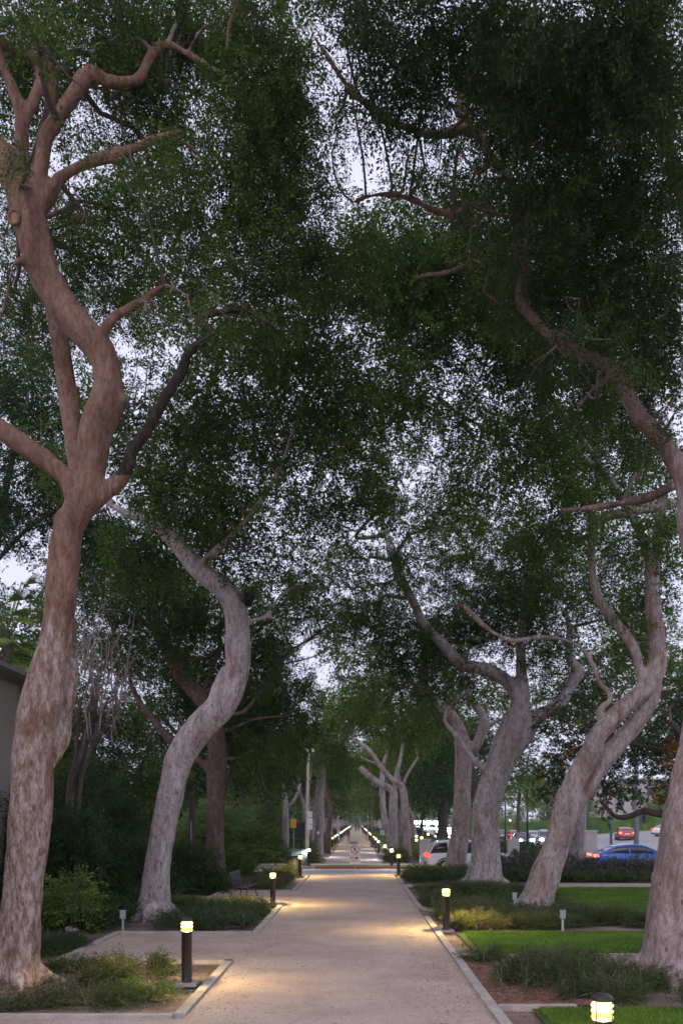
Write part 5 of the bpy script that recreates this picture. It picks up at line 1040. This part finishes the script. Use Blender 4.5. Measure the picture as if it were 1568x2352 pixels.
text('USE', .12, 'sign_black', ap, (-.13, -.008, .825)); text('CROSSWALK', .080, 'sign_black', ap, (0, -.008, .67))
mb = MB(); mb.box((-.06, .06, 1.53), (.42, .012, .22)); mb.build('back_plate', M['grey_metal'], root)

D = 53.; X = (706 - VX) * D / F
root = empty('lamp_pole', (X, D, .05), label='tall pale lamp pole with a camera head behind the cabinet', cat='lamp pole')
mb = MB(); p, r = crspline([(-.03, 0, 0), (0, 0, 3.4), (.05, 0, 6.7)], [.11, .095, .075], .5); mb.tube(p, r, 12); mb.build('pole', M['pole_stone'], root, True)
mb = MB(); mb.box((.10, 0, 6.75), (.5, .12, .05)); mb.box((.3, 0, 6.66), (.16, .14, .12)); mb.box((-.1, 0, 6.85), (.1, .1, .16)); mb.build('camera_head', M['white_sign'], root)
for z, h_, w_, mt, s, sm in ((2.98, .34, .26, 'white_sign', 'NO\nPARKING', 'sign_red'), (2.58, .36, .30, 'white_sign', 'NO\nSTOPPING', 'sign_red'), (2.24, .28, .30, 'white_sign', 'PERMIT\nONLY', 'sign_green')):
    mb = MB(); mb.box((.17 - .02, -.12, z), (w_, .012, h_)); s_ = mb.build('parking_sign', M[mt], root)
for z, h_ in ((3.5, .3), (3.95, .35)): mb = MB(); mb.box((.10, -.11, z), (.09, .1, h_)); mb.build('junction_box', M['grey_metal'], root)
# black board on post (back of a sign) and yellow notice
D = 44.9; X = (690 - VX) * D / F
root = empty('notice_board', (X, D, 0), label='black upright board on a thin post above the bin', cat='notice board')
mb = MB(); mb.tube([(0, .03, 0), (0, .03, 2.56)], .022, 8); mb.build('post', M['black_metal'], root); mb = MB(); mb.box((0, 0, 2.16), (.42, .03, .84)); mb.build('board', M['sign_black'], root)
D = 51.5; X = (674 - VX) * D / F
root = empty('yellow_notice', (X, D, .05), label='yellow notice plate on a post left of the black board', cat='sign')
mb = MB(); mb.tube([(0, .03, 0), (0, .03, 2.7)], .022, 8); mb.build('post', M['grey_metal'], root); pl_ = MB(); pl_.box((0, 0, 2.46), (.31, .012, .50)); pl_ = pl_.build('plate', M['yellow_sign'], root)
mb = MB()
for k in range(5): mb.box((0, -.009, 2.62 - k * .075), (.22 - .03 * (k % 2), .004, .014))
mb.build('printed_lines', M['mulch'], pl_)
# waste station
D = 60; X = (731 - VX) * D / F
root = empty('waste_station', (X, D, .05), label='dark green dog waste station on a post left of the far path', cat='waste station')
mb = MB(); mb.tube([(0, 0, 0), (0, 0, 2.0)], .03, 8); mb.build('post', M['grey_metal'], root); mb = MB(); mb.box((0, -.05, 1.75), (.3, .16, .5)); mb.build('dispenser', M['box_green'], root); mb = MB(); mb.box((0, -.14, 1.82), (.16, .02, .18)); mb.build('label_plate', M['white_sign'], root)
D = 78; X = (878.5 - VX) * D / F
root = empty('green_sign', (X, D, .05), label='small white sign with green print right of the far path', cat='sign')
mb = MB(); mb.tube([(0, .03, 0), (0, .03, 1.9)], .02, 8); mb.build('post', M['grey_metal'], root); mb = MB(); mb.box((0, 0, 1.62), (.42, .012, .40)); pl_ = mb.build('plate', M['white_sign'], root)
mb = MB(); [mb.box((0, -.009, 1.72 - k * .09), (.32, .004, .03)) for k in range(3)]; mb.build('printed_lines', M['sign_green'], pl_)
D = 96; X = (861 - VX) * D / F
root = empty('warning_sign', (X, D, .05), label='yellow-orange diamond sign right of the far path', cat='sign')
mb = MB(); mb.tube([(0, .03, 0), (0, .03, 2.6)], .025, 8); mb.build('post', M['grey_metal'], root); mb = MB(); mb.box((0, 0, 2.5), (.36, .012, .36), 0, (R(45), 'Y')); mb.build('plate', M['yellow_sign'], root)
def pole(px, top, D, r, label, mat='grey_metal', name='street_pole', arm=None, z0=.05):
    X = (px - VX) * D / F; h = H - (top - VY) * D / F - z0; root = empty(name, (X, D, z0), label=label, cat='pole')
    mb = MB(); mb.tube([(0, 0, 0), (0, 0, h * .5), (0, 0, h)], [r, r * .92, r * .8], 12); mb.lathe([(0, 0), (r * 1.8, 0), (r * 1.6, .25), (r, .3)], 14); mb.build('shaft', M[mat], root, True)
    mb = MB(); mb.lathe([(0, h - .02), (r * 1.2, h - .02), (r * 1.1, h + .06), (0, h + .1)], 12); mb.build('finial', M[mat], root, True)
    if arm: mb = MB(); mb.tube([(0, 0, h - .1), (arm * .5, 0, h + .25), (arm, 0, h + .3)], .04, 8); mb.box((arm * 1.15, 0, h + .28), (.6, .2, .1)); mb.build('lamp_arm', M[mat], root)
    return root
pole(854, 1735, 92, .10, 'slim street pole right of the far path', arm=None); pole(844, 1775, 120, .10, 'fainter street pole farther down the right side')
pole(1403, 1860, 56, .085, 'thin blue-grey post between the pillar and the blue car', 'blue_grey')
pole(1160, 1850, 80, .08, 'thin dark post right of the grey elm by the boulevard', 'black_metal'); pole(1211, 1815, 70, .09, 'dark post standing left of the twin-stemmed elm', 'black_metal')
pole(1118 - 175, 1930, 64, .05, 'short post left of the far path pillar', 'black_metal')
rt = pole(1461, 1735, 56, .16, 'stout grey signal pole behind the blue car with a side-on signal head', 'grey_metal')
mb = MB(); mb.box((.42, 0, 2.75), (.32, .26, .62)); mb.box((.24, 0, 2.75), (.2, .05, .06)); sg = mb.build('signal_head', M['box_green'], rt)
mb = MB(); [mb.tube([(.42, -.13, 2.55 + k * .2), (.42, -.28, 2.56 + k * .2)], .09, 12, 0, False) for k in range(3)]; mb.build('visor', M['black_metal'], sg)
mb = MB(); mb.lathe([(.05, 5.9), (.2, 6.0), (.26, 6.35), (.12, 6.7), (0, 6.75)], 12, c=(-.2, 0, 0)); mb.build('lantern', M['blue_grey'], rt)
mb = MB(); mb.tube([(0, 0, 0), (0, 0, 2.6)], .03, 8); pt = tag(mb.build('thin_post', M['grey_metal'], loc=((428 - VX) * 50 / F, 50.5 + .9, .05)), 'thin grey post between the second and third left elms', 'post')
# traffic signals at the far junction
for px, py, D, l in ((996, 1861, 150, 'green traffic signal above the headlight glare'), (1027, 1873, 130, 'green traffic signal left of the forked elm')):
    X, Y, Z = P(px, py, D); root = empty('traffic_signal', (X, Y, 1.0), label=l, cat='traffic signal')
    mb = MB(); mb.tube([(0, .2, -1), (0, .2, Z - .4)], .06, 8); mb.build('pole', M['black_metal'], root)
    mb = MB(); mb.box((0, 0, Z - .7), (.36, .25, 1.1)); hd = mb.build('housing', M['sign_black'], root); mb = MB(); mb.lathe([(0, 0), (.17, 0), (.17, .03), (0, .03)], 16); mb.v[-1][:] = mb.v[-1][:, [0, 2, 1]] * np.array([1, -1, 1]) + np.array([0, -.13, Z - 1.0], np.float32); mb.build('green_light', M['signal_green'], hd)
# little lanterns right of the far path and one left
for k, (px, py, D, mt, l) in enumerate(((956, 1922, 66, 'lamp_amber', 'small amber garden light, upper left of the cluster by the pillar'), (968, 1925, 67, 'lamp_amber', 'small amber garden light, right of the cluster by the pillar'), (956, 1931, 65, 'lamp_amber', 'small amber garden light, lowest of the cluster by the pillar'), (983, 1917, 70, 'lamp_amber', 'small amber garden light above the left pillar'),
        (574, 1857, 70, 'lamp_white', 'white garden light glimpsed above the left bushes'), (1171, 1885, 95, 'lamp_amber', 'amber light glimpsed below the far tree'), (459, 1929, 60, 'lamp_white', 'bluish white light glimpsed between the second and third left elms'))):
    X, Y, Z = P(px, py, D); root = empty('garden_light', (X, Y, 0), label=l, cat='garden light', group='small lights around the avenue')
    mb = MB(); mb.tube([(0, 0, 0), (0, 0, Z - .08)], .03, 6); mb.build('post', M['black_metal'], root); mb = MB(); mb.lathe([(0, Z - .08), (.07, Z - .05), (.08, Z), (.06, Z + .07), (0, Z + .09)], 12); mb.build('globe', M[mt], root, True)
# ---------------------------------------------------------------- cars
PROF = {  # x from tail to nose: (x, z_top, half_top_width)
 'suv': dict(L=4.75, Wd=.92, belt=1.02, roof=1.68, wb=(.95, 3.75), r=.36,
    body=[(0, .45, .86), (.03, .95, .88), (.25, 1.03, .92), (1.2, 1.05, .92), (2.4, 1.03, .92), (3.45, 1.05, .91), (4.2, .97, .86), (4.6, .82, .80), (4.75, .58, .74)],
    cab=[(.14, 1.02, .80, 0), (.42, 1.60, .68, 1), (1.0, 1.67, .70, 1), (2.2, 1.68, .70, 1), (2.75, 1.62, .69, 1), (3.55, 1.03, .78, 0)]),
 'sedan': dict(L=4.65, Wd=.90, belt=.93, roof=1.42, wb=(.95, 3.65), r=.33,
    body=[(0, .5, .80), (.04, .90, .84), (.3, .98, .88), (1.1, .97, .90), (2.4, .93, .90), (3.3, .95, .89), (4.1, .86, .84), (4.5, .70, .78), (4.65, .50, .70)],
    cab=[(.35, .96, .74, 0), (1.15, 1.34, .62, 1), (1.7, 1.41, .64, 1), (2.3, 1.42, .64, 1), (2.75, 1.37, .63, 1), (3.6, .95, .74, 0)])}
def make_car(kind, paint, label, loc, rz, name, cat='car', tail='tail', head='head_soft', group=None, hs=1.):
    d = PROF[kind]; root = empty(name, loc, rz, label=label, cat=cat, group=group); L = d['L']
    def station(x, zt, w): return [(x, 0, .24), (x, w * .9, .24), (x, w, .36), (x, w * 1.0, .62), (x, w * .975, zt - .10), (x, w * .90, zt), (x, w * .5, zt + .02), (x, 0, zt + .025)]
    def loft(secs, m, mi=0, mbb=None):
        mb = mbb or MB(); k = len(secs[0]); full = [s + [(a, -b, c) for a, b, c in reversed(s[1:-1])] for s in secs]; n = len(full[0])
        V = np.array(full).reshape(-1, 3); Q = [(i * n + j, i * n + (j + 1) % n, (i + 1) * n + (j + 1) % n, (i + 1) * n + j) for i in range(len(full) - 1) for j in range(n)]
        T = [(0, j + 1, j) for j in range(1, n - 1)] + [((len(full) - 1) * n, (len(full) - 1) * n + j, (len(full) - 1) * n + j + 1) for j in range(1, n - 1)]
        mb.add(V, Q, T, mi); return mb
    bs = d['body']; xs = np.linspace(0, L, 40); zt = np.interp(xs, [b[0] for b in bs], [b[1] for b in bs]); ww = np.interp(xs, [b[0] for b in bs], [b[2] for b in bs])
    ker = np.array([.25, .5, .25]); zt[1:-1] = np.convolve(zt, ker, 'valid'); ww[1:-1] = np.convolve(ww, ker, 'valid')
    mb = loft([station(x, a, b) for x, a, b in zip(xs, zt, ww)], None); body = mb.build('body', M[paint], root, True)
    # wheel arches + sills
    mb = MB()
    for wx in d['wb']:
        for s in (-1, 1):
            a = np.linspace(0, math.pi, 14); rr = d['r'] + .07; pts = [(wx + rr * math.cos(t), s * (d['Wd'] + .005), d['r'] + rr * math.sin(t)) for t in a]; mb.tube(pts, .03, 6)
    mb.box((L / 2, 0, .27), (L * .62, d['Wd'] * 2.02, .07)); mb.build('sill_trim', M['sign_black'], root)
    for wx in d['wb']:
        for s in (-1, 1):
            r = d['r']; mb = MB(); mb.lathe([(r * .62, -.11), (r * .95, -.11), (r, -.08), (r, .08), (r * .95, .11), (r * .62, .11)], 24); v = mb.v[-1]; v[:] = v[:, [0, 2, 1]]; v += np.array([wx, s * (d['Wd'] - .07), r], np.float32)
            wh = mb.build('wheel', M['rubber'], root, True); mb = MB()
            mb.lathe([(0, .09), (r * .62, .09), (r * .64, -.02)], 20); v = mb.v[-1]; v[:] = v[:, [0, 2, 1]] * np.array([1, s, 1]); v += np.array([wx, s * (d['Wd'] - .05), r], np.float32); mb.build('rim', M['rim'], wh, True)
    # glass house, roof, pillars
    cb = d['cab']; xs = np.linspace(cb[0][0], cb[-1][0], 26); zt = np.interp(xs, [c[0] for c in cb], [c[1] for c in cb]); ww = np.interp(xs, [c[0] for c in cb], [c[2] for c in cb]); zt[1:-1] = np.convolve(zt, ker, 'valid')
    zb = d['belt'] - .04; wb_ = d['Wd'] * .88
    mb = loft([[(x, 0, zb), (x, wb_, zb), (x, wb_ + (b - wb_) * np.clip((a - zb) / (d['roof'] - zb), 0, 1) * .9, zb + (a - zb) * .86), (x, b * .86, a - .01), (x, 0, a)] for x, a, b in zip(xs, zt, ww)], None); mb.build('windows', M['glass'], root, True)
    rx = [x for x, a in zip(xs, zt) if a > d['roof'] - .16]; secs = []
    for x, a, b in zip(xs, zt, ww):
        if a > d['roof'] - .16: secs.append([(x, 0, a - .07), (x, b * .9, a - .10), (x, b * 1.07, a - .085), (x, b * 1.02, a - .01), (x, b * .84, a + .018), (x, 0, a + .03)])
    loft(secs, None).build('roof', M[paint], root, True)
    for s in (-1, 1):
        x0, x1 = cb[0][0], cb[-1][0]; t0 = cb[1]; t1 = cb[-2]
        def pil(pp, r):
            mb = MB(); mb.tube(pp, r, 6); mb.build('roof_pillar', M[paint], root)
        pil([(x0 - .02, s * wb_, zb + .03), (t0[0], s * (t0[2] + .02), t0[1] - .06)], .045); pil([(x1 + .02, s * wb_, zb + .03), (t1[0], s * (t1[2] + .02), t1[1] - .05)], .035)
        xm = (x0 + x1) / 2 - .1; pil([(xm, s * (wb_ + .005), zb), (xm, s * (t0[2] + .045), d['roof'] - .1)], .035)
        if kind == 'suv': pil([(1.15, s * (wb_ + .005), zb), (1.1, s * (t0[2] + .04), d['roof'] - .1)], .05)
        mb = MB(); mb.box((3.1, s * (d['Wd'] + .08), d['belt'] + .08), (.12, .22, .13)); mb.build('mirror', M[paint], root)
        for hx in (1.75, 2.8): mb = MB(); mb.box((hx, s * (d['Wd'] * .985 + .012), d['belt'] - .14), (.18, .03, .03)); mb.build('door_handle', M['rim'], root)
        mb = MB(); mb.box((.09, s * d['Wd'] * .80, d['belt'] - .10), (.24, .26, .15)); mb.build('tail_light', M[tail], root)
        mb = MB(); mb.box((L - .13, s * d['Wd'] * .70, .70), (.22, .30 * hs, .14 * hs * hs)); mb.build('headlight', M[head], root)
        mb = MB(); [mb.box((xx, s * (d['Wd'] * .992), .62), (.008, .02, .62)) for xx in (1.35, 2.25, 3.25)]; mb.build('door_gap', M['sign_black'], root)
    mb = MB(); mb.box((-.01, 0, .72), (.03, .5, .13)); mb.build('plate', M['white_sign'], root)
    mb = MB(); mb.box((.0, 0, .36), (.08, 1.5, .12)); mb.box((L - .02, 0, .45), (.08, 1.2, .16)); mb.build('bumper_trim', M['sign_black'], root)
    return root
make_car('suv', 'paint_white', 'white SUV waiting in the side street, tail left, behind the forked elm', ((979 - VX) * 46.6 / F, 47.3, -.04), 0, 'white_suv')
make_car('sedan', 'paint_blue', 'bright blue sedan in the side street, red tail lamp glowing, at right', ((1366 - VX) * 48.8 / F, 49.6, -.04), 0, 'blue_car', tail='tail_hot')
def on_road(x, y): return (x, y, float(zr(np.array(x * 1.), np.array(y * 1.))) + .012)
F_ = R(90)
make_car('sedan', 'paint_red', 'red car seen from behind on the boulevard, left of the signal pole', on_road((1440 - VX) * 100 / F, 100), R(80), 'red_car', tail='tail_hot')
make_car('sedan', 'paint_white', 'white car at the right edge of the boulevard, half behind the stout trunk', on_road((1508 - VX) * 104 / F, 104), R(30), 'white_car')
make_car('sedan', 'paint_dark', 'dark car with round headlamps facing us, below the far tree', on_road((1190 - VX) * 96 / F, 96), R(-90), 'oncoming_car', head='head')
make_car('suv', 'paint_silver', 'grey car with one bright headlamp left of the twin-stemmed elm', on_road((1251 - VX) * 98 / F, 98), R(-98), 'oncoming_car', head='head')
make_car('sedan', 'paint_silver', 'pale car seen from behind, left of the twin-stemmed elm', on_road((1228 - VX) * 112 / F, 112), R(84), 'departing_car')
make_car('sedan', 'paint_red', 'red car with lit tail lamps above the oncoming headlamps', on_road((1180 - VX) * 116 / F, 114), R(90), 'departing_car')
make_car('sedan', 'paint_dark', 'dark car with two small red tail lamps right of the grey elm', on_road((1150 - VX) * 122 / F, 121), R(90), 'departing_car')
for px, D, l in ((957, 205, 'glaring car headlamps at the far left of the boulevard'), (973, 190, 'second pair of glaring headlamps on the boulevard'), (987, 175, 'third oncoming car with glaring headlamps'), (1012, 140, 'oncoming car with bluish headlamps left of the forked elm')):
    make_car('sedan', 'paint_dark', l, on_road((px - VX) * D / F, D), R(-90), 'oncoming_car', head='head', hs=2.4)
for px, D, l in ((999, 195, 'red-lit car tail beside the headlamp glare'), (1018, 170, 'red-lit car tail left of the forked elm trunk'), (1030, 160, 'last red-lit car tail touching the forked elm trunk')):
    make_car('suv', 'paint_dark', l, on_road((px - VX) * D / F, D), R(90), 'departing_car', tail='tail_hot')

# ---------------------------------------------------------------- people far down the path
def person(x, y, rz, label, shirt, legs, h=1.74, stride=.22, pack=None, bare=False):
    s = h / 1.74; root = empty('person', (x, y, .055), rz, label=label, cat='person')
    def skin(name, nodes, edges, mat, parent):
        me = bpy.data.meshes.new(name); me.from_pydata([(a * s, b * s, c * s) for a, b, c, r in nodes], edges, []); o = bpy.data.objects.new(name, me); COL.objects.link(o)
        m = o.modifiers.new('s', 'SKIN'); m.use_smooth_shade = True; me.skin_vertices[0].data[0].use_root = True
        for i, q in enumerate(nodes): me.skin_vertices[0].data[i].radius = (q[3] * s, q[3] * s)
        u = o.modifiers.new('u', 'SUBSURF'); u.levels = u.render_levels = 1
        dg = bpy.context.evaluated_depsgraph_get(); me2 = bpy.data.meshes.new_from_object(o.evaluated_get(dg)); bpy.data.objects.remove(o)
        me2.materials.clear(); me2.materials.append(M[mat]); o = bpy.data.objects.new(name, me2); COL.objects.link(o); o.parent = parent; return o
    t = stride   # figure walks along -Y/+Y ; local front = +Y
    N = [(0, 0, .95, .13), (0, 0, 1.15, .115), (0, 0.01, 1.35, .13), (0, .01, 1.47, .055), (0, .03, 1.56, .075), (0, .035, 1.66, .085),
         (-.17, 0, 1.40, .05), (-.23, -.08, 1.15, .042), (-.24, .02, .92, .030), (.17, 0, 1.40, .05), (.23, .08, 1.15, .042), (.24, .2, .93, .030),
         (-.09, .02, .88, .085), (-.10, t * .6 + .03, .50, .06), (-.10, t * .8, .10, .040), (-.10, t * .8 + .14, .035, .034),
         (.09, 0, .88, .085), (.10, -t * .4 + .05, .50, .06), (.10, -t - .05, .13, .040), (.10, -t + .08, .05, .034), (0, .035, 1.71, .07)]
    E_ = [(0, 1), (1, 2), (2, 3), (3, 4), (4, 5), (2, 6), (6, 7), (7, 8), (2, 9), (9, 10), (10, 11), (0, 12), (12, 13), (13, 14), (14, 15), (0, 16), (16, 17), (17, 18), (18, 19), (5, 20)]
    for k, (w_, sx) in enumerate(((8, -1), (11, 1))):   # palm, four fingers and thumb
        a, b, c, _ = N[w_]; pi = len(N); N.append((a, b + .02, c - .06, .026)); E_.append((w_, pi))
        for j in range(4): N.append((a + (j - 1.5) * .001, b + (j - 1.5) * .02 + .02, c - .11 - .006 * (j in (1, 2)), .009)); E_.append((pi, len(N) - 1)); N.append((a - sx * .01, b + (j - 1.5) * .02 + .03, c - .15 - .008 * (j in (1, 2)), .007)); E_.append((len(N) - 2, len(N) - 1))
        N.append((a - sx * .01, b + .06, c - .07, .010)); E_.append((pi, len(N) - 1)); N.append((a - sx * .015, b + .07, c - .11, .008)); E_.append((len(N) - 2, len(N) - 1))
    body = skin('body', N, E_, 'skin', root)
    skin('shirt', [(0, 0, .96, .15), (0, 0, 1.15, .135), (0, .01, 1.36, .15), (0, .01, 1.44, .075), (-.17, 0, 1.40, .066), (-.215, -.05, 1.22, .058), (.17, 0, 1.40, .066), (.215, .05, 1.22, .058)], [(0, 1), (1, 2), (2, 3), (2, 4), (4, 5), (2, 6), (6, 7)], shirt, root)
    e1 = .55 if bare else .12
    f = lambda z0, a, b: a + (b - a) * (.88 - z0) / (.88 - .10)
    skin('shorts' if bare else 'trousers', [(0, 0, .96, .15), (-.09, .02, .88, .10), (-.10, t * .6 + .03 if not bare else t * .45, .50 if not bare else .56, .075), *([] if bare else [(-.10, t * .8, .12, .055)]), (.09, 0, .88, .10), (.10, -t * .4 + .05 if not bare else -t * .28, .50 if not bare else .56, .075), *([] if bare else [(.10, -t - .05, .15, .055)])],
         [(0, 1), (1, 2), (0, 3), (3, 4)] if bare else [(0, 1), (1, 2), (2, 3), (0, 4), (4, 5), (5, 6)], legs, root)
    skin('hair', [(0, .015, 1.64, .085), (0, .01, 1.70, .085)], [(0, 1)], 'hair', root)
    mb = MB(); mb.tube([(0, .115 * s, 1.63 * s), (0, .135 * s, 1.60 * s)], [.008, .014], 6)
    for sx in (-1, 1): mb.tube([(sx * .03 * s, .112 * s, 1.645 * s), (sx * .03 * s, .12 * s, 1.645 * s)], .008, 6, 0); mb.tube([(sx * .085 * s, .03 * s, 1.60 * s), (sx * .092 * s, .03 * s, 1.64 * s)], [.014, .018], 6)
    mb.tube([(-.02 * s, .112 * s, 1.565 * s), (.02 * s, .112 * s, 1.565 * s)], .005, 5); mb.build('face', M['skin'], root)
    if pack: mb = MB(); mb.box((0, -.20 * s, 1.24 * s), (.30, .18, .44), 0, None, .8); mb.build('backpack', M[pack], root, True)
person(-1.08, 112, 0, 'walker with a blue top, light shorts and bare legs on the far path', 'shirt_blue', 'shorts', bare=True, pack='shirt_blue')
person(1.2, 190, 0, 'dark-clothed walker at the right edge of the far path', 'shirt_dark', 'trousers')
person(-.35, 225, 0, 'left of the pair in dark clothes mid-path, far away', 'shirt_dark', 'trousers', 1.8)
person(.35, 226, R(180), 'right of the pair in dark clothes mid-path, far away', 'trousers', 'shirt_dark', 1.7)
# white columns / posts glimpsed left of far path
for px, D, h_, l in ((777, 120, 5.2, 'white column glimpsed among the far left trunks'), (748 + 12, 110, 4.2, 'slimmer white post glimpsed among the far left trunks')):
    root = empty('column', ((px - VX) * D / F, D, .04), label=l, cat='column'); mb = MB(); mb.lathe([(0, 0), (.26, 0), (.26, .15), (.18, .2), (.16, h_ - .2)], 16); mb.build('shaft', M['pillar'], root, True); mb = MB(); mb.lathe([(.16, h_ - .2), (.25, h_ - .1), (.25, h_), (0, h_)], 16); mb.build('capital', M['pillar'], root)

# ---------------------------------------------------------------- evening haze
mb = MB(); mb.box((0, 190, 17), (300, 500, 36.2)); hz = mb.build('haze', None); tag(hz, kind='stuff')
m = bpy.data.materials.new('haze'); m.use_nodes = True; n = m.node_tree.nodes; n.clear(); o = n.new('ShaderNodeOutputMaterial'); v = n.new('ShaderNodeVolumePrincipled')
v.inputs['Density'].default_value = .00035; v.inputs['Color'].default_value = (.86, .93, .95, 1); v.inputs['Anisotropy'].default_value = .35
m.node_tree.links.new(v.outputs[0], o.inputs['Volume']); hz.data.materials.clear(); hz.data.materials.append(m)
